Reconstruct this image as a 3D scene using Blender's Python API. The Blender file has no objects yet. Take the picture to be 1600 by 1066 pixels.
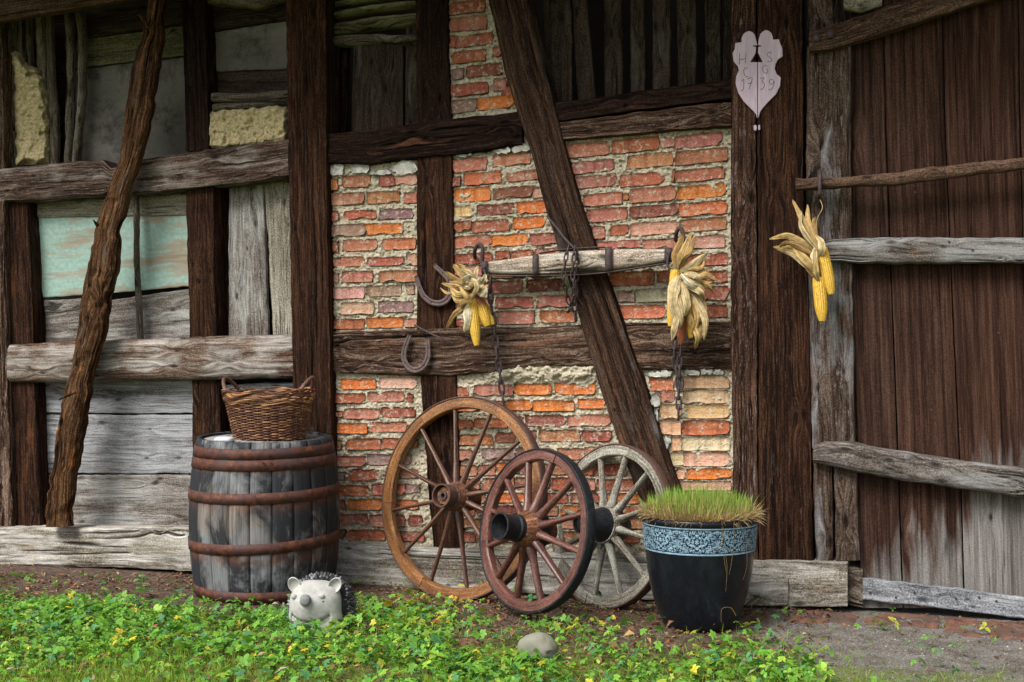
import bpy, math, random
import numpy as np
from mathutils import Vector, Matrix
R = math.radians
random.seed(11); rng = np.random.default_rng(11)
sc = bpy.context.scene
col = sc.collection

# ------------------------------------------------------------------ camera, sky, sun, exposure
PHI = R(18.0); F_PX = 2000.0; HOR = 560.0; DP = 6.6; CZ = 1.26
CX = DP * math.tan(PHI)
FW = np.array([-math.sin(PHI), math.cos(PHI), 0.0]); RT = np.array([math.cos(PHI), math.sin(PHI), 0.0])
CAM = np.array([CX, -DP, CZ])
cd = bpy.data.cameras.new('camera'); co = bpy.data.objects.new('camera', cd); col.objects.link(co)
co.location = CAM; co.rotation_euler = (math.pi/2, 0, PHI)
cd.sensor_width = 36.0; cd.lens = 36.0*F_PX/1600.0; cd.shift_y = 27.0/1600.0
cd.clip_start = 0.05; cd.clip_end = 2000
sc.camera = co
SUN_EL, SUN_AZ = 48.0, -24.0           # azimuth measured from the wall's outward normal towards the left
w = bpy.data.worlds.new("World"); sc.world = w; w.use_nodes = True
nt = w.node_tree; bg = nt.nodes['Background']; sky = nt.nodes.new('ShaderNodeTexSky')
sky.sky_type = 'NISHITA'; sky.sun_disc = False; sky.sun_elevation = R(SUN_EL)
sun_vec = Vector((math.sin(R(SUN_AZ))*math.cos(R(SUN_EL)), -math.cos(R(SUN_AZ))*math.cos(R(SUN_EL)), math.sin(R(SUN_EL))))
sky.sun_rotation = math.atan2(sun_vec.x, sun_vec.y)
sky.air_density = 1.0; sky.dust_density = 3.0; sky.ozone_density = 1.0; sky.altitude = 200
hs = nt.nodes.new('ShaderNodeHueSaturation'); hs.inputs['Saturation'].default_value = 0.25
nt.links.new(sky.outputs[0], hs.inputs['Color']); nt.links.new(hs.outputs[0], bg.inputs[0]); bg.inputs[1].default_value = 0.10
sl = bpy.data.lights.new('sun', 'SUN'); so = bpy.data.objects.new('sun', sl); col.objects.link(so)
sl.energy = 2.5; sl.angle = R(32); sl.color = (1.0, 0.965, 0.91)
so.rotation_euler = (-sun_vec).to_track_quat('-Z', 'Y').to_euler(); so.location = (-3, -6, 6)
sc.view_settings.view_transform = 'Standard'; sc.view_settings.look = 'None'
sc.view_settings.gamma = 1.0; sc.view_settings.use_curve_mapping = False
sc.view_settings.exposure = 0.98

# ------------------------------------------------------------------ geometry of the place
def W(px, py, wd=0.0):
    """a photograph pixel -> the point of the wall-parallel plane standing wd metres in front of the wall"""
    px = np.asarray(px, float); py = np.asarray(py, float); wd = np.asarray(wd, float)
    a = px-800.0; b = HOR-py
    dx = FW[0]*F_PX+RT[0]*a; dy = FW[1]*F_PX+RT[1]*a; dz = b+0*a
    t = (DP-wd)/dy
    return np.stack([CX+dx*t, -wd+0*t, CZ+dz*t], -1)
def G(px, py, z=0.0):
    """pixel -> point on the level z"""
    px = np.asarray(px, float); py = np.asarray(py, float)
    a = px-800.0; t = (CZ-z)/(py-HOR)
    return np.stack([CX+(FW[0]*F_PX+RT[0]*a)*t, -DP+(FW[1]*F_PX+RT[1]*a)*t, z+0*t], -1)
def D(px, py, d):
    """pixel -> point at depth d (metres along the view axis)"""
    a = (px-800.0)/F_PX*d; b = (HOR-py)/F_PX*d
    return CAM + FW*d + RT*a + np.array([0, 0, b])

# ------------------------------------------------------------------ noise
_perm = np.random.default_rng(5).permutation(4096); _val = np.random.default_rng(6).random(4096)*2-1
def _h(i, j, k): return _val[_perm[(_perm[(_perm[i & 4095]+j) & 4095]+k) & 4095]]
def vnoise(x, y, z=0.0):
    x, y, z = np.broadcast_arrays(np.asarray(x, float), np.asarray(y, float), np.asarray(z, float))
    xi = np.floor(x).astype(int); yi = np.floor(y).astype(int); zi = np.floor(z).astype(int)
    u = x-xi; v = y-yi; t = z-zi; u = u*u*(3-2*u); v = v*v*(3-2*v); t = t*t*(3-2*t)
    def L(k):
        a = _h(xi, yi, k); b = _h(xi+1, yi, k); c = _h(xi, yi+1, k); d = _h(xi+1, yi+1, k)
        return (a+(b-a)*u)*(1-v)+(c+(d-c)*u)*v
    return L(zi)*(1-t)+L(zi+1)*t
def fbm(x, y, z=0.0, o=4, g=0.5):
    s = 0; a = 1.0; n = 0
    for i in range(o):
        s = s+a*vnoise(x*2**i+i*17.3, y*2**i+i*9.1, z+i*3.7); n += a; a *= g
    return s/n

# ------------------------------------------------------------------ mesh building
def mesh(name, V, faces, mat=None, parent=None, smooth=False, attrs=None):
    V = np.asarray(V, np.float32).reshape(-1, 3)
    if not isinstance(faces, (list, tuple)) or np.ndim(faces[0]) == 1: faces = [np.array(faces)]
    faces = [np.asarray(f, np.int32) for f in faces if len(f)]
    me = bpy.data.meshes.new(name)
    me.vertices.add(len(V)); me.vertices.foreach_set('co', V.ravel())
    tot = sum(f.size for f in faces); nf = sum(len(f) for f in faces)
    me.loops.add(tot); me.loops.foreach_set('vertex_index', np.concatenate([f.ravel() for f in faces]))
    me.polygons.add(nf)
    ls = []; off = 0
    for f in faces:
        ls.append(off+np.arange(len(f))*f.shape[1]); off += f.size
    me.polygons.foreach_set('loop_start', np.concatenate(ls).astype(np.int32))
    me.update(calc_edges=True); me.validate()
    if smooth: me.polygons.foreach_set('use_smooth', np.ones(len(me.polygons), bool))
    for k, a in (attrs or {}).items():
        a = np.asarray(a, np.float32)
        if a.ndim == 1:
            at = me.attributes.new(k, 'FLOAT', 'POINT'); at.data.foreach_set('value', a)
        elif a.shape[1] == 3:
            at = me.attributes.new(k, 'FLOAT_VECTOR', 'POINT'); at.data.foreach_set('vector', a.ravel())
        else:
            at = me.attributes.new(k, 'FLOAT_COLOR', 'POINT'); at.data.foreach_set('color', a.ravel())
    if mat: me.materials.append(mat)
    o = bpy.data.objects.new(name, me); col.objects.link(o)
    if parent is not None:
        o.parent = parent
        o.matrix_parent_inverse = Matrix.Identity(4)
    return o
def grid_faces(nu, nv, cu=False, cv=False, off=0):
    """verts index = i*nv + j ; i<nu, j<nv"""
    iu = np.arange(nu if cu else nu-1); iv = np.arange(nv if cv else nv-1)
    I, J = np.meshgrid(iu, iv, indexing='ij'); I2 = (I+1) % nu; J2 = (J+1) % nv
    return np.stack([I*nv+J, I2*nv+J, I2*nv+J2, I*nv+J2], -1).reshape(-1, 4)+off
class MB:
    def __init__(s): s.V = []; s.Q = []; s.T = []; s.n = 0; s.A = {}
    def add(s, V, q=None, t=None, **attrs):
        V = np.asarray(V, float).reshape(-1, 3)
        if q is not None and len(q): s.Q.append(np.asarray(q)+s.n)
        if t is not None and len(t): s.T.append(np.asarray(t)+s.n)
        s.V.append(V); s.n += len(V)
        for k, a in attrs.items():
            a = np.asarray(a, float)
            if a.ndim <= 1 and a.size != len(V): a = np.broadcast_to(a, (len(V),)+a.shape)
            s.A.setdefault(k, []).append(a)
    def build(s, name, mat, parent=None, smooth=False):
        f = []
        if s.Q: f.append(np.concatenate(s.Q))
        if s.T: f.append(np.concatenate(s.T))
        return mesh(name, np.concatenate(s.V), f, mat, parent, smooth, {k: np.concatenate(a) for k, a in s.A.items()})
    def tube(s, P, r, n=8, closed=False, cap=True, ell=1.0, **attrs):
        P = np.asarray(P, float); m = len(P); r = np.broadcast_to(np.asarray(r, float), (m,))
        T = np.roll(P, -1, 0)-np.roll(P, 1, 0)
        if not closed: T[0] = P[1]-P[0]; T[-1] = P[-1]-P[-2]
        T /= np.linalg.norm(T, axis=1)[:, None]+1e-12
        up = np.array([0, 0, 1.0]) if abs(T[0][2]) < 0.9 else np.array([1.0, 0, 0])
        U = np.zeros_like(T); u = np.cross(T[0], up); u /= np.linalg.norm(u)
        for i in range(m):
            u = u-T[i]*np.dot(u, T[i]); u /= np.linalg.norm(u)+1e-12; U[i] = u
        Wv = np.cross(T, U)
        a = np.arange(n)*2*np.pi/n
        V = P[:, None]+r[:, None, None]*(np.cos(a)[None, :, None]*U[:, None]+ell*np.sin(a)[None, :, None]*Wv[:, None])
        V = V.reshape(-1, 3); q = grid_faces(m, n, cu=closed, cv=True); t = None
        if cap and not closed:
            V = np.concatenate([V, P[:1], P[-1:]]); j = np.arange(n); k = (j+1) % n; b = (m-1)*n
            t = np.concatenate([np.stack([np.full(n, m*n), k, j], 1), np.stack([np.full(n, m*n+1), b+j, b+k], 1)])
        s.add(V, q, t, **{k: (v if np.ndim(v) else np.full(len(V), v)) for k, v in attrs.items()})
        return s
    def box(s, c, sz, rot=None, **attrs):
        c = np.asarray(c, float); sz = np.asarray(sz, float)/2
        v = np.array([[x, y, z] for x in (-1, 1) for y in (-1, 1) for z in (-1, 1)])*sz
        if rot is not None: v = v@np.asarray(rot).T
        s.add(v+c, [[0, 1, 3, 2], [4, 6, 7, 5], [0, 4, 5, 1], [2, 3, 7, 6], [0, 2, 6, 4], [1, 5, 7, 3]], **attrs)
        return s
def revolve(prof, n, a0=0, a1=2*np.pi):
    """prof (m,2) r,z -> verts grid n x m, closed when a full turn"""
    full = abs((a1-a0)-2*np.pi) < 1e-6
    a = a0+(a1-a0)*np.arange(n)/(n if full else n-1)
    p = np.asarray(prof, float)
    V = np.stack([p[None, :, 0]*np.cos(a)[:, None], p[None, :, 0]*np.sin(a)[:, None], np.broadcast_to(p[None, :, 1], (n, len(p)))], -1)
    return V.reshape(-1, 3), grid_faces(n, len(p), cu=full)
def empty(name, loc, rot=(0, 0, 0), label=None, cat=None, group=None):
    o = bpy.data.objects.new(name, None); col.objects.link(o); o.location = loc; o.rotation_euler = rot
    o.empty_display_size = 0.1
    if label: o['label'] = label
    if cat: o['category'] = cat
    if group: o['group'] = group
    return o
def tag(o, label=None, cat=None, group=None, kind=None):
    for k, v in (('label', label), ('category', cat), ('group', group), ('kind', kind)):
        if v: o[k] = v
    return o
def under(root):
    """parts are modelled in world space: give the root's inverse to its children"""
    bpy.context.view_layer.update()
    inv = root.matrix_world.inverted()
    for c in root.children:
        c.matrix_parent_inverse = inv

# ------------------------------------------------------------------ materials
class NT:
    def __init__(s, name):
        s.m = bpy.data.materials.new(name); s.m.use_nodes = True; s.t = s.m.node_tree
        s.b = s.t.nodes['Principled BSDF']; s.out = s.t.nodes['Material Output']
    def n(s, ty, **kw):
        n = s.t.nodes.new('ShaderNode'+ty)
        for k, v in kw.items(): setattr(n, k, v)
        return n
    def L(s, a, b): s.t.links.new(a, b); return s
    def val(s, sock, v):
        if hasattr(v, 'is_output') or isinstance(v, bpy.types.NodeSocket): s.L(v, sock)
        else: sock.default_value = v
    def attr(s, name, out='Vector'): return s.n('Attribute', attribute_name=name).outputs[out]
    def obj(s): return s.n('TexCoord').outputs['Object']
    def pos(s): return s.n('NewGeometry').outputs['Position']
    def map(s, v, scale=(1, 1, 1), loc=(0, 0, 0)):
        m = s.n('Mapping'); s.L(v, m.inputs[0]); m.inputs['Scale'].default_value = scale; m.inputs['Location'].default_value = loc
        return m.outputs[0]
    def noise(s, v, scale, det=4, rough=0.6, dist=0.0, out=0):
        n = s.n('TexNoise'); s.L(v, n.inputs['Vector']); n.inputs['Scale'].default_value = scale
        n.inputs['Detail'].default_value = det; n.inputs['Roughness'].default_value = rough; n.inputs['Distortion'].default_value = dist
        return n.outputs[out]
    def ramp(s, f, stops, interp='LINEAR'):
        r = s.n('ValToRGB'); s.L(f, r.inputs[0]); r.color_ramp.interpolation = interp
        e = r.color_ramp.elements
        while len(e) < len(stops): e.new(0.5)
        for i, (p, c) in enumerate(stops):
            e[i].position = p; e[i].color = (c, c, c, 1) if not isinstance(c, tuple) else (*c[:3], 1)
        return r.outputs[0]
    def mix(s, f, a, b, bt='MIX'):
        m = s.n('Mix', data_type='RGBA', blend_type=bt)
        s.val(m.inputs[0], f)
        for i, x in ((6, a), (7, b)):
            if isinstance(x, tuple): m.inputs[i].default_value = (*x[:3], 1)
            else: s.L(x, m.inputs[i])
        return m.outputs[2]
    def math(s, op, a, b=0.5, clamp=False):
        m = s.n('Math', operation=op, use_clamp=clamp); s.val(m.inputs[0], a); s.val(m.inputs[1], b); return m.outputs[0]
    def bump(s, h, strength=0.5, dist=0.01, nrm=None):
        b = s.n('Bump'); b.inputs['Strength'].default_value = strength; b.inputs['Distance'].default_value = dist
        s.L(h, b.inputs['Height'])
        if nrm is not None: s.L(nrm, b.inputs['Normal'])
        return b.outputs[0]
    def fin(s, color, rough=0.8, nrm=None, spec=0.3, metal=0.0, trans=None):
        if isinstance(color, tuple): s.b.inputs['Base Color'].default_value = (*color[:3], 1)
        else: s.L(color, s.b.inputs['Base Color'])
        s.val(s.b.inputs['Roughness'], rough); s.b.inputs['Specular IOR Level'].default_value = spec
        s.val(s.b.inputs['Metallic'], metal)
        if nrm is not None: s.L(nrm, s.b.inputs['Normal'])
        return s.m

def wood(name, dark, mid, light, grey=(0.3, 0.29, 0.28), g_amt=0.3, accent=None, bump=0.6, fine=1.0, spec=0.08, rough=0.85, patch=3.0):
    t = NT(name); gc = t.attr('gc'); p = t.pos()
    a = t.noise(t.map(gc, (1.3, 50*fine, 1)), 1.0, 8, 0.72, 0.25)
    b = t.noise(t.map(gc, (5, 140*fine, 1)), 1.0, 5, 0.7)
    iso = t.noise(p, 130, 6, 0.75)
    lf = t.noise(t.map(gc, (1.1, 9*fine, 1), (5, 0, 0)), 1.0, 3, 0.6)
    c = t.ramp(a, [(0.35, dark), (0.5, mid), (0.68, light)])
    c = t.mix(t.ramp(t.noise(t.map(gc, (1.6, 6, 1), (2, 8, 0)), 1.0, 4, 0.6), [(0.35, 0.55), (0.62, 0.0)]), c, t.mix(1.0, c, (0.45, 0.40, 0.38), 'MULTIPLY'))
    c = t.mix(t.ramp(lf, [(0.38, 0.6), (0.60, 0.0)]), c, t.mix(1.0, c, (0.42, 0.38, 0.36), 'MULTIPLY'))
    c = t.mix(t.ramp(b, [(0.52, 0.0), (0.68, 0.75)]), c, light)
    c = t.mix(t.ramp(b, [(0.34, 0.95), (0.44, 0.0)]), c, tuple(x*0.4 for x in dark))
    c = t.mix(1.0, c, t.ramp(iso, [(0.36, 0.42), (0.5, 0.95), (0.62, 1.35)]), 'MULTIPLY')
    pa = t.math('ADD', t.math('MULTIPLY', t.noise(t.map(gc, (patch*0.5, patch*4.5, 1), (9, 4, 1)), 1.0, 5, 0.7), 0.6), t.math('MULTIPLY', t.noise(p, patch, 4, 0.65), 0.4))
    gm = t.ramp(pa, [(0.66-0.42*g_amt, 0.0), (0.76-0.42*g_amt, 1.0)])
    gr = t.ramp(t.noise(t.map(gc, (3.5, 95*fine, 1)), 1.0, 7, 0.72), [(0.36, tuple(x*0.22 for x in grey)), (0.49, grey), (0.66, tuple(min(1, x*1.5) for x in grey))])
    c = t.mix(t.math('MULTIPLY', gm, 0.9), c, gr)
    fl = t.noise(t.map(gc, (16, 150*fine, 1), (1, 2, 3)), 1.0, 5, 0.7)
    c = t.mix(t.ramp(fl, [(0.58, 0.0), (0.66, 0.55)]), c, tuple(min(0.7, 0.5*x+0.5*y*1.3) for x, y in zip(light, grey)))
    if accent:
        am = t.ramp(t.noise(t.map(gc, (2.5, 14, 1), (3, 7, 0)), 1.0, 5, 0.7), [(0.60, 0.0), (0.72, 1.0)])
        c = t.mix(t.math('MULTIPLY', am, 0.75), c, accent)
    c = t.mix(t.ramp(t.noise(t.map(gc, (2.2, 70*fine, 1), (7, 7, 7)), 1.0, 3, 0.6), [(0.27, 0.95), (0.33, 0.0)]), c, tuple(x*0.3 for x in dark))
    c = t.mix(1.0, c, t.ramp(iso, [(0.34, 0.62), (0.5, 1.0), (0.64, 1.2)]), 'MULTIPLY')
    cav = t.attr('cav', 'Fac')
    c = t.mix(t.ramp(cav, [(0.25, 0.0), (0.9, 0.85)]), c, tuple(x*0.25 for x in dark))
    h = t.math('ADD', t.math('ADD', t.math('MULTIPLY', a, 0.5), t.math('MULTIPLY', b, 0.4)), t.math('MULTIPLY', iso, 0.5))
    return t.fin(c, rough, t.bump(h, bump*0.8, 0.006), spec)
M = {}
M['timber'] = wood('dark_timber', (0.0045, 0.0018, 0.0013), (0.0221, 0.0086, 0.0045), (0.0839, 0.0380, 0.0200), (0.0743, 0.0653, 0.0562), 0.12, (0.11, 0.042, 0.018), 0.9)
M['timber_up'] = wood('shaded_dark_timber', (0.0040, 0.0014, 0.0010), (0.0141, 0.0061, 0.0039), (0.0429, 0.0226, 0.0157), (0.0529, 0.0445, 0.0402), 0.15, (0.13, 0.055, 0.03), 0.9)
M['beam_w'] = wood('weathered_beam_wood', (0.0211, 0.0113, 0.0072), (0.1109, 0.0699, 0.0486), (0.2844, 0.2189, 0.1738), (0.2773, 0.2527, 0.2282), 0.45, (0.22, 0.11, 0.06), 1.0, 0.8)
M['beam_u'] = wood('brown_weathered_beam_wood', (0.012, 0.007, 0.005), (0.065, 0.040, 0.030), (0.24, 0.175, 0.14), (0.24, 0.215, 0.195), 0.38, (0.14, 0.065, 0.035), 1.0, 0.8)
M['beam_m'] = wood('half_weathered_beam_wood', (0.0094, 0.0042, 0.0028), (0.0499, 0.0245, 0.0151), (0.2218, 0.1565, 0.1130), (0.2549, 0.2331, 0.2114), 0.16, (0.20, 0.09, 0.05), 1.0, 0.7)
M['brace'] = wood('brown_brace_wood', (0.0072, 0.0031, 0.0020), (0.0321, 0.0161, 0.0100), (0.0985, 0.0563, 0.0357), (0.1039, 0.0936, 0.0885), 0.25, (0.30, 0.12, 0.04), 1.0)
M['bark'] = wood('rotten_trunk_wood', (0.0073, 0.0033, 0.0016), (0.0552, 0.0236, 0.0098), (0.1769, 0.0965, 0.0448), (0.1108, 0.0879, 0.0706), 0.22, (0.36, 0.14, 0.04), 1.0, 0.8)
M['greyp'] = wood('grey_plank_wood', (0.0912, 0.0883, 0.0855), (0.1710, 0.1710, 0.1710), (0.2622, 0.2679, 0.2736), (0.2736, 0.2793, 0.2907), 0.55, (0.20, 0.15, 0.11), 0.35)
M['greyb'] = wood('grey_brown_plank_wood', (0.0803, 0.0684, 0.0565), (0.1748, 0.1511, 0.1313), (0.2902, 0.2664, 0.2426), (0.2890, 0.2810, 0.2652), 0.45, (0.17, 0.11, 0.07), 0.4)
M['sill'] = wood('pale_sill_wood', (0.0980, 0.0841, 0.0628), (0.2578, 0.2346, 0.1882), (0.4085, 0.3805, 0.3249), (0.3901, 0.3715, 0.3345), 0.5, (0.27, 0.18, 0.10), 0.8, 0.6)
M['cream'] = wood('cream_plank_wood', (0.1510, 0.1352, 0.1038), (0.2866, 0.2630, 0.2079), (0.3767, 0.3531, 0.2901), (0.3011, 0.2854, 0.2460), 0.3, None, 0.3)
M['door'] = wood('dark_door_wood', (0.018, 0.009, 0.007), (0.045, 0.024, 0.018), (0.105, 0.064, 0.049), (0.13, 0.11, 0.10), 0.12, (0.10, 0.05, 0.035), 0.45, 1.3)
M['lath'] = wood('dark_lath_wood', (0.0141, 0.0095, 0.0062), (0.0362, 0.0246, 0.0176), (0.0638, 0.0475, 0.0360), (0.0584, 0.0539, 0.0445), 0.3, None, 0.5)
M['logm'] = wood('mossy_log_wood', (0.0436, 0.0409, 0.0202), (0.1064, 0.0960, 0.0546), (0.1738, 0.1582, 0.1012), (0.1206, 0.1206, 0.0636), 0.45, None, 0.8)
M['stick'] = wood('grey_stick_wood', (0.0456, 0.0351, 0.0246), (0.1039, 0.0829, 0.0619), (0.1813, 0.1532, 0.1182), (0.1609, 0.1469, 0.1258), 0.35, None, 0.8)
M['stile'] = wood('streaked_stile_wood', (0.0152, 0.0084, 0.0056), (0.0578, 0.0360, 0.0250), (0.1414, 0.1073, 0.0834), (0.1940, 0.1940, 0.2008), 0.30, (0.10, 0.05, 0.035), 0.8, 0.8, patch=2.2)
M['strip'] = wood('dark_strip_wood', (0.0087, 0.0041, 0.0026), (0.0400, 0.0185, 0.0115), (0.1376, 0.0759, 0.0490), (0.2373, 0.2450, 0.2527), 0.20, (0.10, 0.05, 0.035), 0.8, 0.8, patch=1.6)
M['batten'] = wood('bleached_batten_wood', (0.0325, 0.0246, 0.0199), (0.1171, 0.0985, 0.0853), (0.2211, 0.1979, 0.1780), (0.2071, 0.2038, 0.2005), 0.45, (0.20, 0.12, 0.07), 0.9, 0.7)
M['pole'] = wood('brown_pole_wood', (0.0338, 0.0191, 0.0124), (0.0881, 0.0511, 0.0329), (0.1492, 0.0953, 0.0650), (0.1357, 0.1021, 0.0819), 0.2, None, 0.5, 0.7)
M['bar'] = wood('bleached_bar_wood', (0.1430, 0.1100, 0.0825), (0.3630, 0.2970, 0.2310), (0.5720, 0.4950, 0.4070), (0.4950, 0.4510, 0.3960), 0.3, (0.18, 0.10, 0.06), 0.6)
M['w_orange'] = wood('varnished_orange_wood', (0.14, 0.052, 0.014), (0.27, 0.115, 0.035), (0.40, 0.19, 0.065), (0.15, 0.065, 0.03), 0.2, None, 0.25, 0.6, 0.5, 0.45)
M['w_spoke'] = wood('dark_varnished_spoke_wood', (0.055, 0.022, 0.013), (0.115, 0.052, 0.032), (0.20, 0.10, 0.065), (0.18, 0.085, 0.055), 0.2, None, 0.25, 0.6, 0.5, 0.45)
M['w_red'] = wood('red_brown_painted_wood', (0.065, 0.022, 0.016), (0.125, 0.046, 0.034), (0.21, 0.095, 0.075), (0.21, 0.11, 0.085), 0.25, None, 0.3, 0.6, 0.5, 0.42)
M['w_grey'] = wood('grey_bare_wheel_wood', (0.1120, 0.1000, 0.0760), (0.2720, 0.2560, 0.2080), (0.4160, 0.4000, 0.3440), (0.3680, 0.3600, 0.3200), 0.35, (0.20, 0.19, 0.13), 0.6, 0.7)
M['hubw'] = wood('cracked_hub_wood', (0.04, 0.018, 0.010), (0.17, 0.075, 0.040), (0.33, 0.16, 0.09), (0.2, 0.1, 0.06), 0.2, None, 0.9, 0.5)
def door_mat():
    t = NT('weathered_door_boards'); gc = t.attr('gc'); p = t.pos(); r = t.n('ObjectInfo').outputs['Random']
    a = t.noise(t.map(gc, (0.8, 34, 1)), 1.0, 9, 0.74); b = t.noise(t.map(gc, (4, 140, 1)), 1.0, 5, 0.7)
    c = t.ramp(a, [(0.36, (0.006, 0.0032, 0.0025)), (0.5, (0.026, 0.0135, 0.0095)), (0.66, (0.068, 0.038, 0.028))])
    c = t.mix(t.ramp(b, [(0.52, 0.0), (0.70, 0.6)]), c, (0.080, 0.045, 0.032))
    c = t.mix(t.math('MULTIPLY', r, 0.6), c, t.mix(1.0, c, (1.8, 1.5, 1.35), 'MULTIPLY'))
    iso = t.noise(p, 130, 6, 0.75); c = t.mix(1.0, c, t.ramp(iso, [(0.36, 0.5), (0.5, 0.95), (0.64, 1.4)]), 'MULTIPLY')
    gr = t.ramp(a, [(0.34, (0.06, 0.052, 0.046)), (0.5, (0.16, 0.15, 0.14)), (0.68, (0.28, 0.275, 0.27))])
    sx = t.n('SeparateXYZ'); t.L(p, sx.inputs[0])
    hz_ = t.math('SUBTRACT', 0.62, sx.outputs[2]); f = t.math('ADD', hz_, t.math('MULTIPLY', t.math('SUBTRACT', t.noise(t.map(gc, (1.2, 11, 1)), 1.0, 4), 0.5), 1.5))
    f = t.math('ADD', f, t.math('MULTIPLY', t.math('SUBTRACT', sx.outputs[0], 2.1), 0.55))
    gr = t.mix(1.0, gr, t.ramp(iso, [(0.34, 0.6), (0.5, 1.0), (0.64, 1.25)]), 'MULTIPLY'); gr = t.mix(t.ramp(b, [(0.34, 0.85), (0.44, 0.0)]), gr, (0.05, 0.042, 0.036))
    c = t.mix(t.ramp(f, [(0.12, 0.0), (0.42, 0.85)]), c, gr)
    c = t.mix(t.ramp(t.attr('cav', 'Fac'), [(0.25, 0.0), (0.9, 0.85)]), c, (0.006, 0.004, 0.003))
    return t.fin(c, 0.85, t.bump(t.math('ADD', a, b), 0.5, 0.004), 0.06)
M['doorp'] = door_mat()
M['greyp2'] = wood('blue_grey_board_wood', (0.10, 0.11, 0.12), (0.21, 0.225, 0.245), (0.33, 0.35, 0.38), (0.27, 0.28, 0.29), 0.4, None, 0.4)
def stave_mat():
    t = NT('black_stained_stave_wood'); gc = t.attr('gc'); p = t.pos(); r = t.n('ObjectInfo').outputs['Random']
    a = t.noise(t.map(gc, (3, 90, 1)), 1.0, 5, 0.6)
    c = t.ramp(a, [(0.3, (0.08, 0.085, 0.09)), (0.55, (0.17, 0.175, 0.18)), (0.8, (0.30, 0.30, 0.30))])
    br = t.ramp(a, [(0.3, (0.08, 0.06, 0.045)), (0.7, (0.22, 0.18, 0.145))])
    c = t.mix(t.ramp(t.noise(p, 3.5, 3), [(0.48, 0.0), (0.62, 0.7)]), c, br)
    k = t.math('ADD', t.noise(t.map(p, (1, 1, 0.5)), 5.0, 8, 0.66, 0.5), t.math('MULTIPLY', t.math('SUBTRACT', r, 0.5), 0.12))
    c = t.mix(t.ramp(k, [(0.38, 0.0), (0.50, 0.93)]), c, (0.014, 0.016, 0.020))
    rb = t.ramp(t.attr('rust', 'Fac'), [(0.0, 0.0), (1.0, 1.0)])
    c = t.mix(t.math('MULTIPLY', rb, t.ramp(t.noise(p, 18, 5), [(0.35, 0.1), (0.65, 0.85)])), c, (0.14, 0.05, 0.02))
    return t.fin(c, 0.7, t.bump(a, 0.5, 0.004), 0.12)
M['stave'] = stave_mat()
def iron(name, c1, c2, c3, sc_=25, rough=0.65, bump=0.5):
    t = NT(name); p = t.pos()
    a = t.noise(p, sc_, 8, 0.65); b = t.noise(p, sc_*0.22, 4, 0.6)
    c = t.ramp(a, [(0.32, c1), (0.52, c2), (0.72, c3)])
    c = t.mix(t.ramp(b, [(0.4, 0.0), (0.65, 0.75)]), c, c2 if name != 'hoop_iron' else (0.055, 0.036, 0.040))
    return t.fin(c, rough, t.bump(a, bump, 0.004), 0.2, 0.1)
M['hoop'] = iron('hoop_iron', (0.030, 0.014, 0.012), (0.085, 0.032, 0.020), (0.20, 0.068, 0.028), 30)
M['iron'] = iron('dark_chain_iron', (0.028, 0.022, 0.024), (0.058, 0.043, 0.045), (0.12, 0.072, 0.058), 60)
M['tyre'] = iron('wheel_tyre_iron', (0.045, 0.028, 0.024), (0.09, 0.05, 0.04), (0.14, 0.08, 0.06), 40)
M['shoe'] = iron('horseshoe_iron', (0.06, 0.045, 0.045), (0.105, 0.075, 0.072), (0.20, 0.12, 0.09), 70)
M['rubber'] = iron('black_painted_iron', (0.008, 0.009, 0.011), (0.016, 0.017, 0.020), (0.045, 0.048, 0.055), 60, 0.42, 0.8)
def brick_mat():
    t = NT('fired_brick'); oi = t.n('ObjectInfo'); p = t.pos(); c0 = oi.outputs['Color']
    off = t.n('VectorMath', operation='ADD'); t.L(p, off.inputs[0])
    cmb = t.n('CombineXYZ'); t.L(t.math('MULTIPLY', oi.outputs['Random'], 40), cmb.inputs[0]); t.L(cmb.outputs[0], off.inputs[1]); q = off.outputs[0]
    a = t.noise(q, 16, 6, 0.7); b = t.noise(q, 90, 6, 0.7)
    c = t.mix(t.ramp(a, [(0.35, 0.0), (0.7, 0.65)]), c0, t.mix(1.0, c0, (1.12, 0.86, 0.80), 'MULTIPLY'))
    band = t.noise(t.map(q, (28, 1, 1.5)), 1.0, 2, 0.5)
    c = t.mix(t.ramp(band, [(0.54, 0.0), (0.60, 0.6)]), c, t.mix(1.0, c, (1.25, 1.3, 1.35), 'MULTIPLY'))
    c = t.mix(t.ramp(band, [(0.36, 0.5), (0.42, 0.0)]), c, t.mix(1.0, c, (0.52, 0.45, 0.45), 'MULTIPLY'))
    c = t.mix(t.ramp(b, [(0.30, 0.75), (0.42, 0.0)]), c, t.mix(1.0, c, (0.32, 0.25, 0.25), 'MULTIPLY'))
    lm = t.noise(q, 34, 8, 0.75)
    c = t.mix(t.ramp(lm, [(0.54, 0.0), (0.62, 0.7)]), c, (0.56, 0.49, 0.39))
    l2 = t.noise(q, 11, 8, 0.8); c = t.mix(t.ramp(l2, [(0.56, 0.0), (0.64, 0.65)]), c, (0.50, 0.42, 0.33))
    sp_ = t.noise(q, 110, 3, 0.6); c = t.mix(t.ramp(sp_, [(0.64, 0.0), (0.70, 0.5)]), c, (0.55, 0.47, 0.39)); c = t.mix(t.ramp(sp_, [(0.30, 0.85), (0.36, 0.0)]), c, (0.05, 0.03, 0.025))
    return t.fin(c, 0.9, t.bump(t.math('ADD', t.math('ADD', b, lm), t.math('MULTIPLY', t.noise(q, 42, 6, 0.7), 2.0)), 1.0, 0.008), 0.05)
M['brick'] = brick_mat()
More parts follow.
